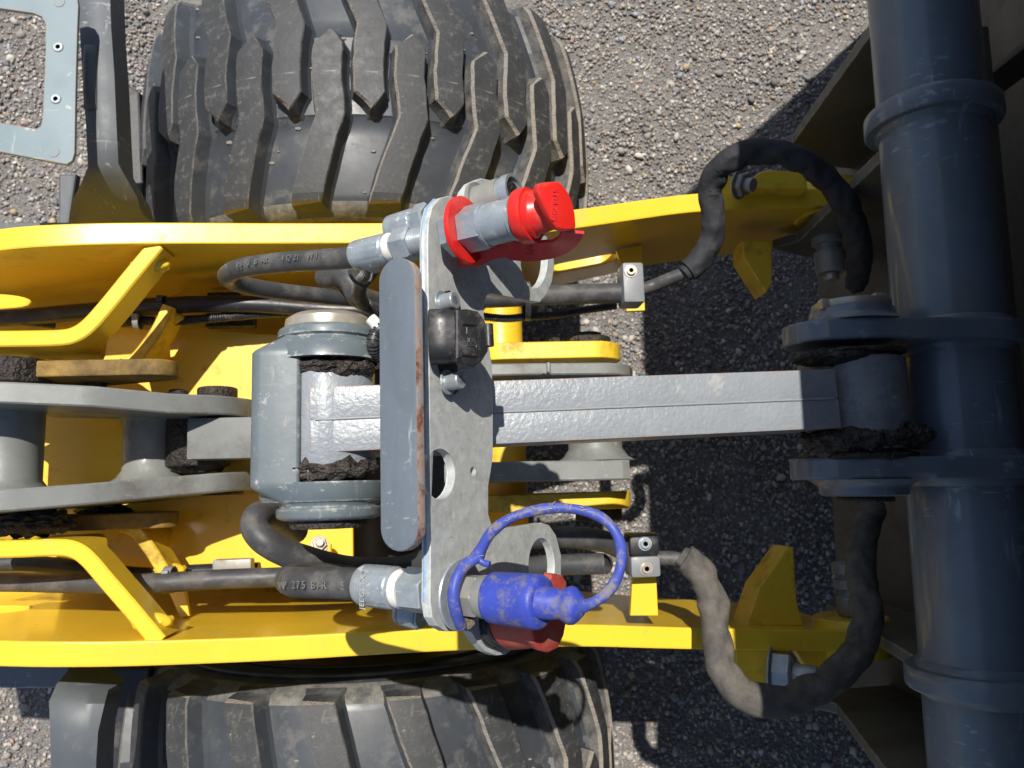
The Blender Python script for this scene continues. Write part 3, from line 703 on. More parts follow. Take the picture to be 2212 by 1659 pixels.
cake((xe + .004, ye0 - .020, ZE + .050), .013, (1.0, 1.2, .30), 7, bt, 'mud')

# ------------------------------------------------------------------ galvanised coupling bracket
NB = Vector((.84, 0, .54)).normalized(); OB = P(1000, 875, 1.385)
UB = NB.cross(Y).normalized() * -1            # downhill, towards the right
UB = Y.cross(NB).normalized(); VB = NB.cross(UB).normalized()
if VB.y < 0: VB = -VB; UB = -UB
def bk(px, py, lift=0.):
    p = PP(px, py, OB + NB * lift, NB) - (OB + NB * lift); return (p.dot(UB), p.dot(VB))
def bk3(px, py, lift=0.): return PP(px, py, OB + NB * lift, NB)
br = thing('coupling_bracket', 'tall galvanised steel bracket plate with lobed ends that carries the hose couplings', 'bracket', OB)
outer = [(924, 520), (926, 478), (934, 446), (950, 428), (968, 423), (986, 427), (998, 432), (1006, 412), (1018, 395), (1040, 385), (1064, 390), (1082, 408), (1100, 440), (1125, 480),
         (1150, 498), (1180, 510), (1194, 540), (1198, 575), (1192, 610), (1180, 636), (1166, 653), (1152, 651), (1060, 634), (1052, 638), (1047, 650), (1045, 675), (1050, 720), (1058, 755), (1063, 790),
         (1065, 860), (1065, 985), (1060, 1020), (1055, 1050), (1055, 1110), (1063, 1136), (1083, 1143), (1169, 1129), (1186, 1134), (1201, 1156), (1212, 1199), (1212, 1245), (1204, 1290), (1180, 1320),
         (1140, 1350), (1120, 1385), (1109, 1402), (1092, 1414), (1072, 1416), (1048, 1406), (1030, 1384), (1018, 1366), (1004, 1362), (993, 1364), (965, 1364), (945, 1352), (934, 1334), (929, 1300), (930, 1240), (930, 1100), (926, 700)]
def ell(cx_, cy_, rx, ry, n=28): return [bk(cx_ + rx * math.cos(2 * math.pi * i / n), cy_ + ry * math.sin(2 * math.pi * i / n)) for i in range(n)]
loops = [[bk(*q) for q in outer], ell(1154, 560, 29, 62), ell(1170, 1222, 28, 60), ell(950, 1024, 34, 57), ell(1022, 1018, 5.5, 9, 14)]
TB = .0085
g = G().prism(loops, OB - NB * TB / 2, UB, VB, TB, .0006)
if g.v and (Vector(UB).cross(VB)).dot(NB) < 0: pass
part('bracket_plate', g, 'galv', br)
e_ = bk3(924, 520) - NB * .004
# bluish painted back edge strip
pe = [bk3(q[0] - 0, q[1]) for q in [(929, 1300), (930, 1240), (930, 1100), (926, 700), (924, 520), (926, 478), (934, 446), (950, 428)]]
g = G().wall([(p - NB * .0045 - Z * 0, p.z - .0100) for p in [q - UB * .0004 for q in pe]], .0035, .0006)
part('edge_strip', g, 'galv_edge', br)
# foot that welds the bracket to the beam
p = bk3(1000, 880); part('bracket_foot', G().box(bk3(985, 880) - NB * .014 - Z * .012, (.036, .05, .012), bev=.002), 'galv', br)

# upright flat bar with rounded ends
NU = Vector((-.50, 0, .866)).normalized(); OU = P(860, 875, 1.455); UU = Y.cross(NU).normalized(); VU = NU.cross(UU)
if VU.y < 0: VU, UU = -VU, -UU
def bu(px, py): p = PP(px, py, OU, NU) - OU; return (p.dot(UU), p.dot(VU))
gb = thing('guard_bar', 'long dark grey flat bar with rounded ends and a rusty right edge, beside the bracket', 'bar', OU)
bx0 = bu(819, 875)[0]; bx1 = bu(899, 875)[0]; wr = abs(bx1 - bx0) / 2; xm = (bx0 + bx1) / 2
ty = bu(858, 556)[1]; byy = bu(872, 1192)[1]
def stad_v(x, y0, y1, r, n=14):
    return [(x + r * math.cos(a), y0 - r + r * math.sin(a)) for a in np.linspace(0, math.pi, n)] + [(x + r * math.cos(a), y1 + r + r * math.sin(a)) for a in np.linspace(math.pi, 2 * math.pi, n)]
TU = .0115
g = G().prism([stad_v(xm, ty, byy, wr)], OU - NU * TU / 2, UU, VU, TU, .0016, 0, 3)
cnt = len(g.f)
for i, f in enumerate(g.f):
    q = [Vector(g.v[k]) for k in f]; n_ = Vector((0, 0, 0))
    for k in range(len(q)): n_ += q[k].cross(q[(k + 1) % len(q)])
    n_.normalize()
    if abs(n_.dot(NU)) < .35 and len(q) <= 4: g.m[i] = 1
part('flat_bar', g, ['darkgrey', 'rustedge'], gb)
pc = OU + UU * xm - NU * TU
for yv in (.0,):
    part('bar_tab', G().box(pc + VU * yv - NU * .010 - UU * .004, (.012, .022, .008), Matrix((UU, VU, NU)).transposed(), .001), 'galv', gb)

# ------------------------------------------------------------------ couplings
def rings_on(a, b, px0, px1, prof, seg=36, smooth=True):
    return G().lathe(at(a, b, px0), at(a, b, px1), prof, seg, 0, smooth)
def ribbed_ferrule(a, b, px0, px1, r, par):
    A, B = at(a, b, px0), at(a, b, px1)
    g = G(); seg = 64; n = (B - A); u, v = frame(n); rings = []
    for t, rr in [(0, .86), (0, .93), (.05, .99), (.14, 1), (.145, .96), (.165, .96), (.17, 1), (.20, 1), (.205, .96), (.225, .96), (.23, 1), (.86, 1), (.9, .97), (.92, .90), (1, .88), (1, .6)]:
        ring = []
        for j in range(seg):
            an = 2 * math.pi * j / seg; k = 1 - (.05 if (j % 8 == 0 and .24 < t < .9) else 0)
            ring.append(A + n * t + (u * math.cos(an) + v * math.sin(an)) * r * rr * k)
        rings.append(ring)
    g.rings(rings, True, 0, True); return part('ferrule', g, 'zinc', par)
# A: coupling with the bright red cap, upper front
a, b = P(760, 555, 1.355), P(1213, 449, 1.478)
# shift the axis so that it goes through its hole in the plate
cA = thing('red_capped_coupling', 'large zinc hydraulic coupling with a bright red cap, top of the bracket', 'coupling', at(a, b, 985))
ribbed_ferrule(a, b, 770, 844, .0139, cA)
part('collar', rings_on(a, b, 842, 854, [(0, .0126), (.3, .0132), (1, .0118)]), 'nylon', cA)
part('hex_nut', G().hexa(at(a, b, 858), at(a, b, 894), .0155, rot=.6), 'zinc', cA)
pr = []
for k in range(9): pr += [(k / 9, .0108), (k / 9 + .055, .0120)]
part('thread', rings_on(a, b, 890, 930, pr + [(1, .0108)], smooth=False), 'zinc', cA)
part('hex_nut', G().hexa(at(a, b, 968), at(a, b, 1000), .0195, rot=.2), 'zinc', cA)
# red ring that the cap hangs from, and its strap
Rr = at(a, b, 1000); nA = (b - a).normalized(); uA, vA = frame(nA)
g = G(); seg = 56
rr_in, rr_out, tk = .0172, .0280, .0045
g.lathe(Rr, Rr + nA * tk, [(0, rr_in), (0, rr_out - .001), (.2, rr_out), (.8, rr_out), (1, rr_out - .001), (1, rr_in), (0, rr_in)], seg, 0, False)
part('cap_ring', g, 'red', cA)
part('hex_body', G().hexa(at(a, b, 1008), at(a, b, 1054), .0192, rot=.2, ch=.06), 'zinc', cA)
part('body', rings_on(a, b, 1050, 1140, [(0, .0172), (.02, .0184), (.08, .0182), (.09, .0172), (.60, .0167), (.70, .0170), (.71, .0182), (.77, .0182), (.78, .0170), (.82, .0170), (.83, .0178), (.88, .0178), (.89, .0165), (1, .0165)], 44), 'zinc', cA)
capg = rings_on(a, b, 1126, 1200, [(0, .0190), (0, .0212), (.05, .0219), (.24, .0219), (.32, .0212), (.34, .0188), (.44, .0185), (.50, .0160), (.95, .0146), (1, .0135)], 48)
part('dust_cap', capg, 'red', cA)
# slanting pull flap at the end of the cap
tip = at(a, b, 1212); nf = Vector((.45, -.16, .88)).normalized(); uf = (Y - nf * Y.dot(nf)).normalized(); vf = nf.cross(uf)
fc = P(1205, 445, tip.z + .013)
def fl_(px, py): p = PP(px, py, fc, nf) - fc; return (p.dot(uf), p.dot(vf))
flap = [fl_(*q) for q in [(1160, 402), (1164, 396), (1180, 393), (1195, 392), (1205, 392), (1215, 399), (1226, 414), (1236, 434), (1242, 462), (1244, 488), (1241, 496), (1230, 498), (1217, 498), (1203, 494), (1192, 481), (1179, 456), (1166, 430), (1160, 415)]]
part('pull_flap', G().prism([flap], fc - nf * .003, uf, vf, .008, .0022, 0, 3), 'red', cA)
sA = [P(990, 552, 1.400), P(1008, 559, 1.403), P(1040, 555, 1.41), P(1090, 541, 1.42), P(1150, 543, 1.43), P(1200, 535, 1.445), P(1226, 520, 1.462), P(1238, 500, 1.474)]
sp = smooth_path(sA, 6); g = G(); rr = []
for i, p in enumerate(sp):
    t = (sp[min(i + 1, len(sp) - 1)] - sp[max(i - 1, 0)]).normalized(); n_ = (Vector((.1, -.75, .65)) - t * t.dot(Vector((.1, -.75, .65)))).normalized(); s_ = t.cross(n_)
    f_ = i / (len(sp) - 1); hw = .0098 if .45 < f_ < .85 else .0090 - .003 * math.exp(-((f_ - .36) / .1) ** 2)
    rr.append([p + s_ * hw + n_ * .0006, p + s_ * (hw - .0006) + n_ * .0014, p - s_ * (hw - .0006) + n_ * .0014, p - s_ * hw + n_ * .0006, p - s_ * hw - n_ * .0014, p + s_ * hw - n_ * .0014])
g.rings(rr, True, 0, True); part('strap', g, 'red_dark', cA)
st_n = Vector((.1, -.75, .65)).normalized()
q = P(1141, 541, 1.4335) + st_n * .001
text('PVC', .0085, q, -(Y * .65 + Z * .75), X, 'red_dark', cA, ext=.0006)
text('STELZES', .0066, fc + vf * fl_(1196, 440)[1] + nf * .0012, -uf, vf if vf.x > 0 else -vf, 'red_dark', cA, ext=.0005)
# B: knurled coupling behind it
a2, b2 = P(800, 515, 1.33), P(1135, 412, 1.42)
cB = thing('knurled_coupling', 'zinc hydraulic coupling with a knurled sleeve, half hidden behind the red cap', 'coupling', at(a2, b2, 1040))
ribbed_ferrule(a2, b2, 846, 905, .0150, cB)
part('hex_nut', G().hexa(at(a2, b2, 903), at(a2, b2, 930), .017), 'zinc', cB)
part('snap_ring', rings_on(a2, b2, 1030, 1037, [(0, .016), (0, .0200), (1, .0200), (1, .016)], 40, False), 'zinc_dirty', cB)
part('body', rings_on(a2, b2, 1036, 1056, [(0, .0162), (1, .0158)]), 'zinc_dirty', cB)
A_, B_ = at(a2, b2, 1054), at(a2, b2, 1088); u_, v_ = frame(B_ - A_); rg = []
for i in range(17):
    rg.append([A_ + (B_ - A_) * (i / 16) + (u_ * math.cos(2 * math.pi * j / 72) + v_ * math.sin(2 * math.pi * j / 72)) * (.0166 + (.0007 if (i + j) % 2 else 0)) for j in range(72)])
part('knurled_sleeve', G().rings(rg, True, 0, False), 'zinc_dirty', cB)
part('end_ring', rings_on(a2, b2, 1087, 1114, [(0, .0160), (.4, .0160), (.42, .0176), (1, .0176), (1, .0148), (.8, .0145)]), 'zinc', cB)
part('end_plug', rings_on(a2, b2, 1106, 1111, [(0, .0145), (1, .010)]), 'grease', cB)
# C: coupling with the muddy blue cap, lower front
a3, b3 = P(770, 1262, 1.345), P(1183, 1302, 1.462)
cC = thing('blue_capped_coupling', 'hydraulic coupling with a muddy blue cap on a looped strap, foot of the bracket', 'coupling', at(a3, b3, 985))
fr = ribbed_ferrule(a3, b3, 785, 864, .0178, cC)
part('collar', rings_on(a3, b3, 862, 877, [(0, .0158), (.3, .0165), (1, .0150)]), 'nylon', cC)
part('hex_nut', G().hexa(at(a3, b3, 882), at(a3, b3, 932), .0188, rot=.15, ch=.06), 'zinc', cC)
part('washer', rings_on(a3, b3, 992, 998, [(0, .018), (0, .0272), (.6, .0278), (1, .027), (1, .018)], 48, True), 'zinc', cC)
part('hex_nut', G().hexa(at(a3, b3, 998), at(a3, b3, 1044), .0170, rot=.5), 'zinc_dirty', cC)
part('body', rings_on(a3, b3, 1040, 1066, [(0, .0158), (.2, .0164), (1, .0158)], 40), 'zinc_dirty', cC)
part('dust_cap', rings_on(a3, b3, 1062, 1174, [(0, .0160), (0, .0180), (.04, .0190), (.10, .0193), (.35, .0196), (.80, .0201), (.92, .0198), (.97, .0188), (1, .0165), (1.005, .008)], 48), 'blue', cC)
a4, b4 = P(1162, 1300, 1.462), P(1262, 1311, 1.475)
part('pull_knob', G().lathe(a4, b4, [(0, .0122), (.25, .0116), (.42, .0110), (.50, .0104), (.60, .0124), (.70, .0138), (.80, .0132), (.90, .0100), (1, .0060)], 32, 0, True), 'blue', cC)
loop = [P(1244, 1310, 1.475), P(1270, 1306, 1.475), P(1300, 1290, 1.472), P(1328, 1258, 1.466), P(1342, 1215, 1.458), P(1338, 1168, 1.448), P(1312, 1128, 1.442), P(1270, 1106, 1.44), P(1210, 1097, 1.44), P(1150, 1104, 1.44), P(1098, 1122, 1.438), P(1060, 1152, 1.432), P(1040, 1185, 1.426), P(1030, 1205, 1.423)]
g = G().tube(loop, .0042, 16, 8, rfun=lambda t, L: .0078 - .0034 * min(1, t / .07) if t < .07 else .0041 + .0003 * math.sin(t * 40) + (.0014 * max(0, t - .85) / .15))
part('strap', g, 'blue_mid', cC)
ringp = [P(1030, 1205, 1.426), P(1006, 1220, 1.430), P(988, 1246, 1.436), P(979, 1280, 1.438), P(982, 1312, 1.436), P(990, 1338, 1.430), P(996, 1352, 1.424)]
part('strap_ring', G().tube(ringp, .0046, 14, 8, squash=None, jit=.15), 'blue_mid', cC)
part('strap_end', G().tube([P(1028, 1204, 1.426), P(1045, 1216, 1.428), P(1058, 1219, 1.43)], .0026, 12, 6), 'blue_mid', cC)
part('torn_tab', G().ico(P(1003, 1346, 1.42), .006, 3, .4, (1.5, .8, .5), seed=4), 'mud', cC)
tD = (b3 - a3).normalized(); side = Vector((0, 1, 0)); side = (side - tD * side.dot(tD)).normalized(); upn = tD.cross(side)
if upn.z < 0: upn = -upn
text('JEEGLTX *', .0074, at(a3, b3, 815) + upn * .0179, side, -tD, 'lettering', cC, ext=.0002)
# D: boot with the faded red cap
a5, b5 = P(1020, 1352, 1.335), P(1212, 1322, 1.41)
cD = thing('faded_red_capped_coupling', 'coupling with a faded red cap and black ribbed boot, partly under the blue cap', 'coupling', at(a5, b5, 1050))
pr = []
for k in range(5): pr += [(k / 5, .0185), (k / 5 + .04, .0205), (k / 5 + .15, .0205)]
part('ribbed_boot', rings_on(a5, b5, 1046, 1106, pr + [(1, .0185)]), 'black', cD)
part('dust_cap', rings_on(a5, b5, 1098, 1172, [(0, .020), (0, .0225), (.06, .024), (.5, .0245), (.95, .0235), (1, .020)], 44), 'red_faded', cD)
fc2 = P(1188, 1340, 1.405); nf2 = Vector((.74, -.20, .64)).normalized(); uf2 = (Y - nf2 * Y.dot(nf2)).normalized(); vf2 = nf2.cross(uf2)
def f2(px, py): p = PP(px, py, fc2, nf2) - fc2; return (p.dot(uf2), p.dot(vf2))
part('pull_flap', G().prism([[f2(*q) for q in [(1146, 1360), (1150, 1390), (1162, 1405), (1182, 1410), (1203, 1400), (1216, 1372), (1222, 1340), (1224, 1300), (1222, 1255), (1214, 1243), (1190, 1240), (1180, 1262), (1172, 1310), (1156, 1336)]]], fc2 - nf2 * .003, uf2, vf2, .009, .0024, 0, 3), 'red_faded', cD)
ribbed_ferrule(P(862, 1312, 1.31), P(930, 1330, 1.325), 866, 915, .0150, cD)

# ------------------------------------------------------------------ black plug socket on the bracket, and its screws
S0 = bk3(985, 728)
so_ = thing('plug_socket', 'black plastic electrical socket with a round hinged lid, screwed to the galvanised bracket', 'socket', S0)
sa, sb = P(928, 727, 1.435), P(1002, 727, 1.447)
g = G(); A_ = P(927, 728, 1.43); B_ = P(988, 728, 1.43); dB = B_ - A_
u_ = Y; v_ = dB.normalized().cross(Y); v_ = -v_ if v_.z < 0 else v_
sec = []
for t, k in [(0, .95), (.04, 1), (.62, 1), (.66, .985), (.9, .97), (1, .93)]:
    ring = []
    for j in range(40):
        an = 2 * math.pi * j / 40; cx_, cy_ = math.cos(an), math.sin(an); e = .55
        ring.append(A_ + dB * t + (u_ * (abs(cx_) ** e * (1 if cx_ > 0 else -1)) * .0215 + v_ * (abs(cy_) ** e * (1 if cy_ > 0 else -1)) * .0175) * k)
    sec.append(ring)
g.rings(sec, True, 0, True); part('housing', g, 'black', so_)
nl = Vector((.52, .02, .85)).normalized(); ul = (Y - nl * Y.dot(nl)).normalized(); vl = ul.cross(nl) * -1
OL = P(1012, 728, 1.442)
def ll(px, py): p = PP(px, py, OL, nl) - OL; return (p.dot(ul), p.dot(vl))
lid = [ll(*q) for q in [(984, 668), (1010, 667), (1032, 672), (1046, 690), (1054, 710), (1057, 735), (1054, 760), (1040, 782), (1022, 794), (1004, 790), (996, 778), (984, 776)]]
lid = [(x, y) for x, y in lid]
part('lid', G().prism([lid], OL - nl * .005, ul, vl, .013, .003, 0, 3), 'black', so_)
part('hinge', G().tube([OL + ul * ll(1050, 700)[0] + vl * ll(1054, 706)[1], OL + ul * ll(1056, 748)[0] + vl * ll(1056, 748)[1]], .0042, 14, 4), 'black', so_)
for (py, L_) in ((699, .016), (766, .016)):
    q0, q1 = ll(995, py), ll(1025, py + 3)
    part('lid_rib', G().tube([OL + ul * q0[0] + vl * q0[1] + nl * .0015, OL + ul * q1[0] + vl * q1[1] + nl * .0015], .0018, 8, 3), 'black', so_)
def mark(pts, w_=.0006, name='emblem'):
    g = G()
    for s_ in pts: g.tube([OL + ul * ll(*q)[0] + vl * ll(*q)[1] + nl * .0016 for q in s_], w_, 6, raw=True)
    return part(name, g, 'emboss', so_)
mark([[(1006, 708), (1006, 722)], [(1008, 730), (1007, 748), (1028, 747)], [(1011, 731), (1011, 739), (1018, 740)], [(1014, 731), (1028, 746), (1020, 731)], [(1028, 746), (1026, 752)]])
# rows of small raised letters beside the emblem
qq = ll(1033, 730); text('ERGAS LTYPE', .0034, OL + ul * qq[0] + vl * qq[1] + nl * .0014, -ul, vl if vl.x < 0 else -vl, 'emboss', so_, ext=.0003)
g = G().prism([[bk(*q) for q in [(950, 632), (966, 628), (985, 640), (990, 660), (984, 700), (984, 800), (990, 840), (980, 852), (962, 846), (948, 800), (938, 770), (934, 690)]]], OB + NB * .0012, UB, VB, .0024, .0005)
part('socket_flange', g, 'black', so_)
for (px, py, k) in ((953, 655, 'upper'), (965, 826, 'lower')):
    socket_screw(bk3(px, py, .0035), (NB + Vector((0, .05, 0))), .0072, .0125, so_)

# ------------------------------------------------------------------ hoses
def hose(name, label, pts, r, m='hose', cat='hose', group=None, jit=.03, n=9, seg=18, rfun=None):
    t = G().tube(pts, r, seg, n, jit=jit, rfun=rfun); c = Vector(t.v[0])
    o = part(name, t, m, None, loc=c); tag(o, label, cat, group); return o
def H_(L): return [P(*q) for q in L]
h = hose('hydraulic_hose', 'black hose that leaves the red capped coupling and doubles back in a flat loop', H_([(768, 554, 1.352), (740, 558, 1.345), (680, 562, 1.325), (600, 568, 1.295), (530, 577, 1.265), (497, 589, 1.235), (492, 600, 1.205), (520, 614, 1.175), (580, 626, 1.145), (680, 638, 1.10), (770, 646, 1.06), (830, 650, 1.04), (900, 660, 1.0)]), .0100)
# moulded band with raised lettering along the top of this hose
def along_text(s, size, L, z, m, par, up=Y):
    pts = smooth_path([P(a_, b_, z_) for a_, b_, z_ in L], 12); Ls = [0]
    for i in range(1, len(pts)): Ls.append(Ls[-1] + (pts[i] - pts[i - 1]).length)
    for k, chr_ in enumerate(s):
        if chr_ == ' ': continue
        d_ = Ls[-1] * (k + .5) / len(s); i = max(j for j in range(len(Ls)) if Ls[j] <= d_); i = min(i, len(pts) - 2)
        p = pts[i]; t = (pts[i + 1] - pts[i]).normalized(); u2 = (up - t * t.dot(up)).normalized(); text(chr_, size, p + t.cross(u2) * z, t, u2, m, par, ext=.0004)
along_text('4 350 BAR  4Q21 W48 F', .0078, [(506, 581, 1.262), (600, 566, 1.297), (680, 560, 1.327), (752, 555, 1.347)], .0100, 'ink', h)
hC = hose('hydraulic_hose', 'thick black hose out of the blue capped coupling, turning under itself at the left', H_([(790, 1263, 1.352), (760, 1261, 1.343), (700, 1259, 1.325), (655, 1258, 1.308), (632, 1256, 1.290), (626, 1252, 1.262), (640, 1246, 1.235), (690, 1244, 1.20), (760, 1250, 1.17), (850, 1262, 1.13), (960, 1262, 1.08), (1060, 1240, 1.04), (1180, 1222, 1.01), (1290, 1218, 1.0), (1303, 1218, 1.0)]), .0138)
along_text('WP 275 BAR  S', .0095, [(632, 1262, 1.302), (680, 1260, 1.322), (770, 1262, 1.345)], .0138, 'ink', hC)
hose('hydraulic_hose', 'thick grey hose hooking out from under the clevis and down behind the lower coupling', H_([(640, 1148, 1.05), (612, 1128, 1.10), (580, 1112, 1.16), (556, 1116, 1.19), (551, 1140, 1.20), (575, 1170, 1.205), (620, 1195, 1.195), (680, 1214, 1.18), (740, 1228, 1.16), (800, 1232, 1.13), (880, 1225, 1.09), (980, 1190, 1.05), (1090, 1166, 1.02), (1200, 1160, 1.0), (1290, 1166, .98), (1345, 1185, .96), (1388, 1192, .955)]), .0148)
hose('hydraulic_hose', 'straight grey hose lying along the lower arm, left of the blue capped coupling', H_([(-60, 1256, .90), (60, 1258, .90), (170, 1260, .91), (260, 1262, .92), (360, 1258, .93), (460, 1252, .93), (560, 1248, .93), (640, 1246, .92), (700, 1250, .90)]), .0135)
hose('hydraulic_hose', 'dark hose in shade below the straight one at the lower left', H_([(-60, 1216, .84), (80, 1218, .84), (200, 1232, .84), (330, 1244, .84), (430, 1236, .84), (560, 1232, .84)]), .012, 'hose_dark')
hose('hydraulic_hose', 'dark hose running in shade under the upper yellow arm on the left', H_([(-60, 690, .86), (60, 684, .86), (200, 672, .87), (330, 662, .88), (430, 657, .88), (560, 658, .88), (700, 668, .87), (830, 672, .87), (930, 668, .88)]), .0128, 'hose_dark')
hose('hydraulic_hose', 'thick grey hose between the bracket and the upper clamp', H_([(700, 600, 1.07), (740, 596, 1.09), (760, 612, 1.10), (775, 640, 1.09), (820, 655, 1.05), (900, 652, 1.0), (1000, 645, .97), (1100, 641, .96), (1200, 637, .955), (1300, 634, .95), (1372, 632, .95)]), .0148)
hose('hydraulic_hose', 'thin hose end between the upper clamp and the black sleeve', H_([(1380, 626, .95), (1410, 617, .95), (1440, 605, .96), (1475, 590, .97), (1496, 572, .975)]), .0095)
hose('hydraulic_hose', 'thin hose end between the lower clamp and the dusty sleeve', H_([(1400, 1196, .95), (1425, 1205, .955), (1455, 1206, .96), (1480, 1215, .965), (1500, 1240, .97)]), .0098)
# corrugated conduit
def conduit(label, pts, r):
    return hose('conduit', label, H_(pts), r, 'conduit', 'conduit', None, 0, 60, 14, rfun=lambda t, L: r * (1 + .09 * (1 if math.sin(L * 2 * math.pi / .0034) > 0 else -1)))
conduit('black corrugated conduit bending down under the ferrule by the upright bar', [(806, 575, 1.30), (796, 592, 1.285), (780, 612, 1.25), (775, 632, 1.22), (785, 655, 1.19), (812, 668, 1.17), (840, 672, 1.16)], .0072)
conduit('black corrugated conduit curling out from behind the upright bar by the clevis', [(846, 690, 1.30), (826, 706, 1.31), (811, 722, 1.31), (806, 742, 1.31), (812, 762, 1.30), (830, 776, 1.29)], .0062)
conduit('black corrugated conduit tied under the thick hose right of the bracket', [(1030, 682, .94), (1090, 688, .93), (1140, 684, .925), (1200, 680, .92), (1260, 670, .915), (1330, 660, .91)], .0058)
conduit('long thin corrugated conduit in shade below the upper arm on the left', [(262, 697, .86), (300, 693, .865), (360, 694, .87), (430, 690, .87), (520, 682, .87), (620, 676, .87), (740, 678, .87)], .0068)
conduit('dark corrugated conduit at the far left behind the bent brace', [(-30, 700, .86), (20, 690, .86), (60, 694, .86), (120, 700, .84)], .007)
o = hose('cable_plug', 'small white plug tucked between the clevis and the upright bar', H_([(800, 688, 1.31), (812, 700, 1.31), (822, 716, 1.31)]), .006, 'nylon', 'plug', None, 0)
o = hose('cable_tie', 'thin black tie round the conduit beside the ferrule', H_([(755, 586, 1.30), (760, 600, 1.305), (772, 612, 1.305), (788, 618, 1.30), (800, 606, 1.30), (804, 590, 1.30)]), .0018, 'conduit', 'cable tie', 'cable ties round the hoses', 0)
def tie(px, py0, py1, z, label, m='conduit', wd=.004):
    a_, b_ = P(px, py0, z), P(px, py1, z); r = abs(a_.y - b_.y) / 2; c = (a_ + b_) / 2
    g = G().lathe(c - X * wd, c + X * wd, [(0, r - .001), (0, r + .0008), (1, r + .0008), (1, r - .001), (0, r - .001)], 28, 0, False)
    g.box(c + Vector((0, r * .5, r * .95)), (.009, .010, .006), bev=.001); t_ = part('cable_tie', g, m, None, loc=c); tag(t_, label, 'cable tie', 'cable ties round the hoses')
tie(1138, 610, 692, .945, 'black cable tie round the hose and conduit right of the bracket')
tie(366, 1224, 1280, .915, 'pale grey cable tie near the foot of the lower bent brace', 'frost', .006)
tie(352, 640, 680, .885, 'dark cable tie round the shaded upper hose', 'conduit')
tie(298, 680, 712, .875, 'grey cable tie hanging on the thin conduit by the upper brace', 'frost')

# clamps
def clamp(c, w_, h_, z0, label, screws, cols):
    t = thing('hose_clamp', label, 'clamp', c, 'hose clamps on the arms')
    n = len(cols)
    for i, m_ in enumerate(cols):
        cy = c.y + h_ / 2 - h_ * (i + .5) / n
        part('clamp_half', G().box((c.x, cy, c.z), (w_, h_ / n - .0008, .046), bev=.005), m_, t)
    for (dx, dy, m_) in screws: socket_screw((c.x + dx, c.y + dy, c.z + .0225), Z, .0066, .004, t, True, 'bolt', m_)
    return t
pc = P(1362, 618, .955); clamp(pc, .031, .060, 0, 'grey plastic hose clamp on the upper arm with one screw', [(-.004, .016, 'steel')], ['frost'])
part('clamp_cap', G().cyl(P(1350, 632, .94) , P(1375, 632, .94), .018, 30, .002), 'frost', [o_ for o_ in col.objects if o_.name == 'hose_clamp'][0])
pc = P(1386, 1198, .962); clamp(pc, .041, .058, 0, 'two piece hose clamp on the lower arm, black half above a grey half', [(0, .0165, 'zinc'), (0, -.0165, 'steel')], ['black', 'frost'])

# fabric sleeves
def ruffle(o, cpt, amp, fr):
    me = o.data; c = Vector(cpt) - o.location; n = len(me.vertices); seg = 36; k = n // seg; L = 0; prev = None
    for i in range(k):
        ids = range(i * seg, (i + 1) * seg); m_ = sum((me.vertices[j].co for j in ids), Vector()) / seg
        if prev is not None: L += (m_ - prev).length
        prev = m_; to = (c - m_); to.z = 0; to.normalize(); w_ = abs(math.sin(L * fr + 1.5 * mnoise.noise(Vector((L * 12, 3, 1))))) * (.4 + .9 * abs(mnoise.noise(Vector((L * 16, 9, 2)))))
        for j in ids:
            v = me.vertices[j]; d_ = (v.co - m_).normalized(); q = d_.dot(to) - abs(d_.z) * .35
            if q > .35: v.co += to * amp * w_ * min(1, (q - .35) / .35)
            elif q > -.2: v.co += d_ * amp * .18 * math.sin(L * fr * 2.1)
def sleeve(label, pts, r, m):
    def rf(t, L): return r * (1 + .045 * mnoise.noise(Vector((L * 55, 1, 2))) + .09 * mnoise.noise(Vector((L * 22, 5, 0))) - (.25 if t < .02 or t > .985 else 0))
    sl = hose('hose_sleeve', label, H_(pts), r, m, 'hose sleeve', 'fabric hose sleeves at the hitch', .10, 26, 36, rf); ruffle(sl, P(1690, 500, 1.0) if pts[0][1] < 830 else P(1700, 1280, 1.0), r * .55, 75 if pts[0][1] < 830 else 60); return sl
sleeve('black fabric sleeve arching over the upper arm beside the blue cross tube', [(1478, 592, .975), (1505, 568, .98), (1530, 530, .99), (1540, 490, 1.0), (1536, 450, 1.01), (1533, 412, 1.02), (1546, 372, 1.04), (1580, 342, 1.06), (1630, 326, 1.07), (1690, 330, 1.08), (1745, 352, 1.08), (1790, 390, 1.07), (1828, 440, 1.06), (1850, 500, 1.03), (1858, 560, 1.0), (1850, 620, .95)], .0160, 'sleeve_dark')
sleeve('dusty fabric sleeve hanging in a loop below the lower arm beside the blue cross tube', [(1468, 1200, .965), (1498, 1222, .97), (1522, 1256, .98), (1537, 1300, .99), (1543, 1350, 1.0), (1548, 1400, 1.01), (1560, 1448, 1.02), (1590, 1490, 1.03), (1640, 1516, 1.035), (1700, 1516, 1.04), (1760, 1492, 1.045), (1820, 1450, 1.04), (1862, 1395, 1.03), (1876, 1330, 1.02), (1866, 1265, 1.0), (1862, 1200, .98), (1872, 1140, .96), (1890, 1090, .93)], .0185, 'sleeve')

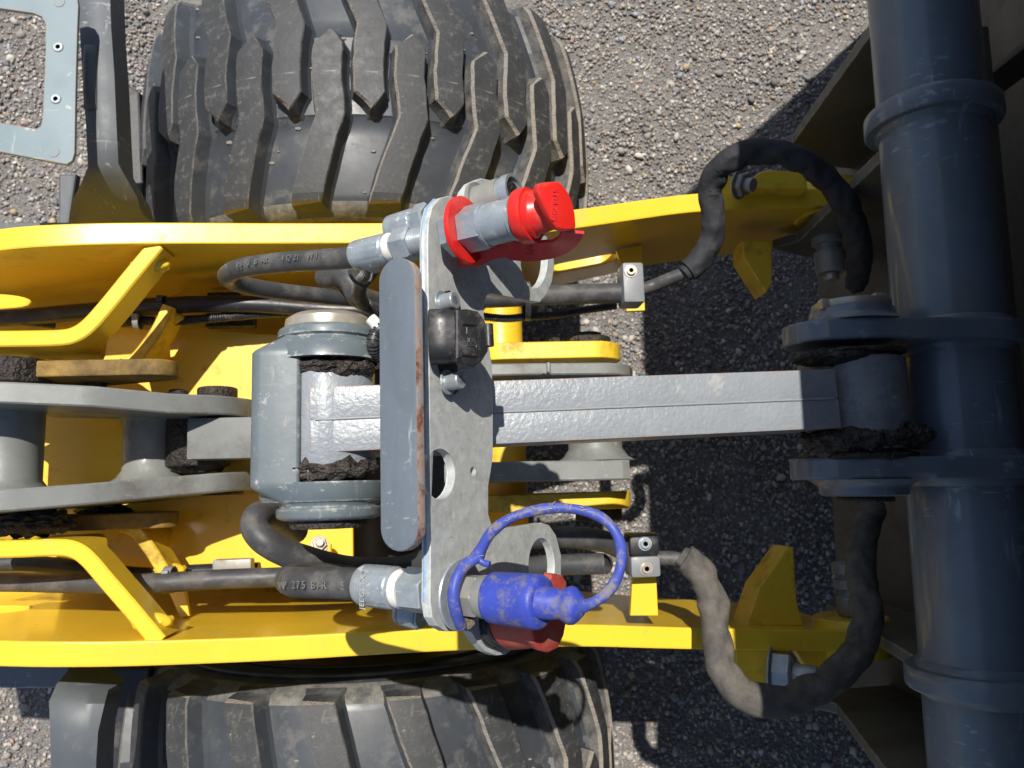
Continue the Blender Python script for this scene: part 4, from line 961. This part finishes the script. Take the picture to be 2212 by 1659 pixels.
# ------------------------------------------------------------------ blue grey quick hitch
TZ = 1.190; TXc = P(2078, 830, TZ + .012).x; TR = .0600
qh = thing('quick_hitch', 'blue grey painted hitch frame with a thick cross tube down the right side', 'hitch', (TXc, .1, .3))
YAW = -.020
def yaw(p, s_=1): return Vector((TXc, .1, 0)) + Matrix.Rotation(YAW * s_, 3, 'Z') @ (Vector(p) - Vector((TXc, .1, 0)))
g = G()
g.lathe((TXc, .86, TZ), (TXc, -.62, TZ), [(i / 59, TR) for i in range(60)], 56, 0, True)
part('cross_tube', g, 'tube', qh)
xP, ZP = xe, ZE
def collar(py, r, wd, name='collar'):
    y = P(2020, py, TZ + .06).y
    g = G().lathe((TXc, y + wd / 2 + .008, TZ), (TXc, y - wd / 2 - .008, TZ), [(0, TR - .001), (.10, TR + .004), (.22, TR + .005), (.23, r - .002), (.30, r), (.72, r), (.79, r - .002), (.80, TR + .005), (.92, TR + .003), (1, TR - .001)], 64, 0, True)
    return part(name, g, 'tube', qh)
collar(205, .0755, .026); collar(1505, .0760, .026)
for (py, th) in ((712, .0235), (1016, .0235)):
    y = P(1900, py, TZ + .07).y
    pr = hull([(xP - .030, ZP + .002, .044), (xP + .004, ZP + .000, .054), (TXc, TZ, .0735)], 72)
    part('clevis_plate', xz([pr], y, th, bev=.003), 'tube', qh)
    g = G().lathe((TXc, y + th / 2 + .008, TZ), (TXc, y - th / 2 - .008, TZ), [(0, TR), (.2, TR + .006), (.8, TR + .006), (1, TR)], 56, 0, True); part('weld_bead', g, 'tube', qh)
    sg = 1 if py < 830 else -1
    g = G().lathe((xP + .004, y + sg * th / 2, ZP + .002), (xP + .004, y + sg * (th / 2 + .018), ZP + .002), [(0, .057), (.15, .053), (.4, .047), (.55, .046), (.9, .045), (1, .041)], 48, 0, True)
    part('pin_boss', g, 'tube', qh)
    if sg > 0:
        yy = y + th / 2 + .018; g = G().lathe((xP + .004, yy, ZP + .002), (xP + .004, yy + .009, ZP + .002), [(0, .041), (.2, .042), (.8, .042), (1, .036), (1, .01)], 40, 0, True); g.box((xP - .030, yy + .003, ZP + .018), (.02, .012, .012), bev=.002); g.box((xP + .022, yy + .010, ZP + .030), (.014, .006, .010), bev=.002)
        part('pin_head', g, 'steel', qh)
    else:
        yy = y - th / 2 - .018; g = G().cyl((xP + .006, yy - .006, ZP), (xP + .006, yy, ZP), .030, 32, .002); part('pin_end', g, 'grease', qh)
# four standing side plates, seen edge on along their left sides
def side_plate(yv, pts, th=.016, name='side_plate', m='plate_grey'):
    dx = yaw((.5, yv, 0)).x - .5; pts = [(a_ - dx, b_) for a_, b_ in pts]
    return part(name, xz([pts], yv, th, bev=.001), m, qh)
yA = P(1800, 190, .98).y
side_plate(P(1715, 300, .84).y, [(P(1712, 298, .84).x, .84), (P(1882, 20, 1.16).x, 1.17), (.60, 1.19), (.70, 1.0), (.72, .74), (.60, .76), (.53, .80)])
side_plate(P(1722, 512, .84).y, [(P(1724, 512, .84).x, .84), (P(1895, 312, 1.15).x, 1.16), (.60, 1.19), (.70, 1.0), (.72, .74), (.60, .76), (.53, .80)])
side_plate(P(1835, 1340, .84).y, [(P(1786, 1300, .72).x, .72), (P(1990, 1452, 1.15).x, 1.16), (.60, 1.18), (.70, 1.0), (.74, .62), (P(1786, 1300, .72).x + .05, .64)])
side_plate(P(1820, 1530, .84).y, [(P(1806, 1520, .84).x, .84), (P(1930, 1690, 1.15).x, 1.16), (.60, 1.19), (.70, 1.0), (.72, .74), (.60, .76), (.53, .80)])
part('back_plate', G().box((.712, .10, .84), (.014, 1.02, .52), bev=.003), 'plate_grey', qh)
qh.rotation_euler = (0, 0, YAW)
# lower pins between each pair of plates
for (px, py0, py1, z) in ((1790, 470, 590, .86), (1840, 1215, 1330, .86)):
    a_ = P(px, py0, z); b_ = P(px, py1, z); xm_ = (a_.x + b_.x) / 2; t = thing('lock_pin', 'round steel lock pin with a zinc cap between hitch plate and arm, ' + ('upper' if py0 < 830 else 'lower') + ' one', 'pin', (xm_, a_.y, z), 'lock pins of the hitch')
    L = abs(a_.y - b_.y); g = G().lathe((xm_, a_.y, z), (xm_, b_.y, z), [(0, .026), (.2, .027), (.21, .020), (.3, .020), (.31, .026), (.48, .026), (.5, .019), (.62, .019), (.63, .024), (.95, .024), (1, .020)], 32, 0, True)
    part('pin_body', g, 'zinc_dirty', t)
    part('pin_knob', G().cyl((xm_, b_.y, z), (xm_, b_.y - .012, z), .012, 20, .002), 'steel', t)

# ------------------------------------------------------------------ attachment on the hitch, its unseen overhang added to shade the right side
at_ = thing('attachment_shade_shell', 'dark attachment wall at the right edge behind the blue tube, with an unseen overhang added to cast shade', 'attachment', (.8, .1, .0))
prof = [(.300, 1.700), (.37, 1.690), (.46, 1.655), (.58, 1.58), (.70, 1.46), (.80, 1.30), (.88, 1.10), (.98, .85), (1.10, .5), (1.22, .2), (1.27, .06)]  # leans over out of view to throw shade on hitch, arms and ground
pp = smooth_path([(a_, 0, b_) for a_, b_ in prof], 4)
g = G(); y1_, y0_ = 2.2, -1.35
def ytop(x, z):   # upper end slanted to give the ground shadow its diagonal edge
    return min(y1_, .700 + (x + .1 * z - .495) * .90 + .4 * z)
rings = []
for i, p in enumerate(pp):
    t = (pp[min(i + 1, len(pp) - 1)] - pp[max(i - 1, 0)]).normalized(); n_ = Vector((-t.z, 0, t.x)) * -.006
    rings.append([yaw(Vector(q)) for q in ((p.x, ytop(p.x, p.z), p.z), (p.x, y0_, p.z), (p.x - n_.x, y0_, p.z - n_.z), (p.x - n_.x, ytop(p.x, p.z), p.z - n_.z))])
g.rings(rings, True, 0, False); part('shell', g, 'bucket', at_)
for yy in (.62, -.42):
    part('shell_rib', G().box((.86, yy, .7), (.06, .012, .7), bev=.002), 'bucket', at_)

# ------------------------------------------------------------------ fenders and the plate frame at the left
def ribbon(st, wdir, th, name, m, par, mi=0):
    """st: (left px, left py, right px, right py, z)"""
    rings = []
    for q in st:
        zl = q[4]; zr = q[5] if len(q) > 5 else q[4]
        a_, b_ = P(q[0], q[1], zl), P(q[2], q[3], zr); k = 7; up = []
        cr = .005
        for i in range(k):
            f_ = i / (k - 1); c_ = a_.lerp(b_, f_); c_.z += cr * (1 - (2 * f_ - 1) ** 2); up.append(c_)
        rings.append(up + [b_ - Z * th, a_ - Z * th])
    g = G().rings(rings, True, 0, True); return part(name, g, m, par)
f1 = thing('fender', 'dark grey plastic fender strip standing left of the big upper tyre', 'fender', P(230, 250, .9), 'plastic fenders behind the wheels')
ribbon([(160, -60, 236, -60, .95, .95), (172, 60, 240, 60, .96, .96), (178, 160, 247, 160, .965, .965), (186, 280, 252, 280, .965, .965), (190, 360, 256, 355, .96, .96), (176, 395, 270, 380, .945, .945), (160, 425, 296, 425, .91, .92), (150, 460, 306, 462, .87, .885), (148, 500, 303, 485, .80, .82), (148, 530, 300, 515, .74, .75)], X, .05, 'fender_strip', 'fender', f1)
g = G(); sec = []
for i, (y_, k) in enumerate([(98, 0.02), (112, .7), (130, 1), (200, 1), (220, .75), (238, .02)]):
    c0, c1 = P(182, y_, .968), P(212, y_, .968); sec.append([c0.lerp(c1, t) + Z * (.002 + .012 * k * math.sin(math.pi * t) ** .6) for t in np.linspace(0, 1, 10)])
g.rings(sec, False, 0, True, False); part('raised_pad', g, 'fender', f1)
p0 = P(170, 250, 1.0)
g = G().prism([[(q.x, q.y) for q in (P(132, 380, .74), P(170, 380, .74), P(150, 520, .74), P(132, 520, .74))]], (0, 0, .74), X, Y, .02, .004); part('fender_lip', g, 'fender', f1)
g = G().prism([[(q.x, q.y) for q in (P(236, 150, .66), P(262, 172, .66), P(306, 205, .66), P(318, 520, .66), P(236, 520, .66))]], (0, 0, .66), X, Y, .02, .004); part('arch_shade_sheet', g, 'hose_dark', f1)  # black sheet standing in for the dark shade between fender and tyre
f2_ = thing('fender', 'dark grey plastic fender strip left of the lower tyre, lit below the arm shadow', 'fender', P(165, 1560, .9), 'plastic fenders behind the wheels')
ribbon([(150, 1420, 150 + 60, 1440, .86, .86), (146, 1450, 200, 1462, .90, .90), (122, 1478, 234, 1490, .94, .94), (106, 1515, 226, 1520, .96, .96), (108, 1580, 212, 1580, .965, .965), (110, 1640, 208, 1640, .96, .96), (112, 1720, 206, 1720, .94, .94)], X, .05, 'fender_strip', 'fender', f2_)
g = G().prism([[(q.x, q.y) for q in (P(196, 1440, .62), P(330, 1440, .62), P(318, 1560, .62), P(312, 1740, .62), P(190, 1740, .62))]], (0, 0, .62), X, Y, .02, .004); part('arch_shade_sheet', g, 'hose_dark', f2_)  # black stand-in for the shade beside the lower tyre
g = G().prism([[(q.x, q.y) for q in (P(-80, 1400, .80), P(160, 1400, .80), P(160, 1486, .80), P(-80, 1488, .80))]], (0, 0, .79), X, Y, .02, .003); part('fender_flange', g, 'tube', f2_)
# painted plate frame
fm = thing('plate_frame', 'blue grey painted plate frame with rusty edges and two zinc screws, top left corner', 'plate', P(100, 180, 1.15))
NZ = Vector((.0, -.0, 1)); zf = 1.02
def fp(px, py): p = P(px, py, zf); return (p.x, p.y)
ou = [fp(*q) for q in [(-80, -20), (60, -30), (140, -24), (158, -16), (167, -2), (169, 12), (167, 60), (163, 200), (161, 330), (156, 347), (144, 355), (125, 352), (0, 328), (-80, 312)]]
ho = [fp(*q) for q in [(-70, 0), (0, 18), (70, 28), (90, 36), (98, 52), (98, 110), (92, 255), (88, 272), (78, 279), (60, 275), (0, 265), (-70, 255)]]
part('frame_plate', G().prism([ou, ho], (0, 0, zf - .003), X, Y, .006, .0008), 'frame', fm)
for (px, py, kind) in ((126, 102, 's'), (121, 214, 's'), (128, 4, 'h'), (116, 328, 'h')):
    p = P(px, py, zf)
    if kind == 's': g = G().lathe(p - Z * .001, p + Z * .0016, [(0, .0075), (.6, .0072), (1, .006), (1, .0035)], 24, 0, False); g.lathe(p + Z * .0016, p - Z * .002, [(0, .0035), (1, .0033), (1, .0001)], 6, 0, False); part('screw', g, 'zinc', fm)
    else: g = G().lathe(p - Z * .0010, p + Z * .0007, [(0, .0082), (1, .0075), (1, .0055)], 24, 0, False); part('countersink', g, 'frame', fm); part('hole', G().cyl(p - Z * .001, p + Z * .0006, .0052, 20, .0002), 'black', fm)
st = thing('frame_stay', 'thin dark stay below the plate frame, between frame and upper fender', 'stay', P(130, 420, .9))
part('stay_plate', G().prism([[(q.x, q.y) for q in (P(-60, 478, .86), P(160, 478, .86), P(160, 500, .86), P(-60, 505, .86))]], (0, 0, .85), X, Y, .012, .002), 'fender', st)
# loose grass fibres caught on the blue strap
g = G(); rn = random.Random(5)
for k in range(22):
    i = rn.choice([8, 8, 8, 9, 9, 7, 10, 12, 12]); p = loop[i].lerp(loop[min(i + 1, 13)], rn.random()) + Z * .004; d_ = Vector((rn.uniform(-1, 1), rn.uniform(.1, 1), rn.uniform(-.2, .6))) * rn.uniform(.004, .010)
    e_ = p + d_ + Vector((rn.uniform(-1, 1), 0, 0)) * .004; g.tube([p, p + d_ * .6, e_], .00022, 5, 4)
o = part('dry_fibres', g, 'fibre', None, loc=loop[8]); o['kind'] = 'stuff'; tag(o, 'dry grass fibres caught on the blue strap', 'fibres')
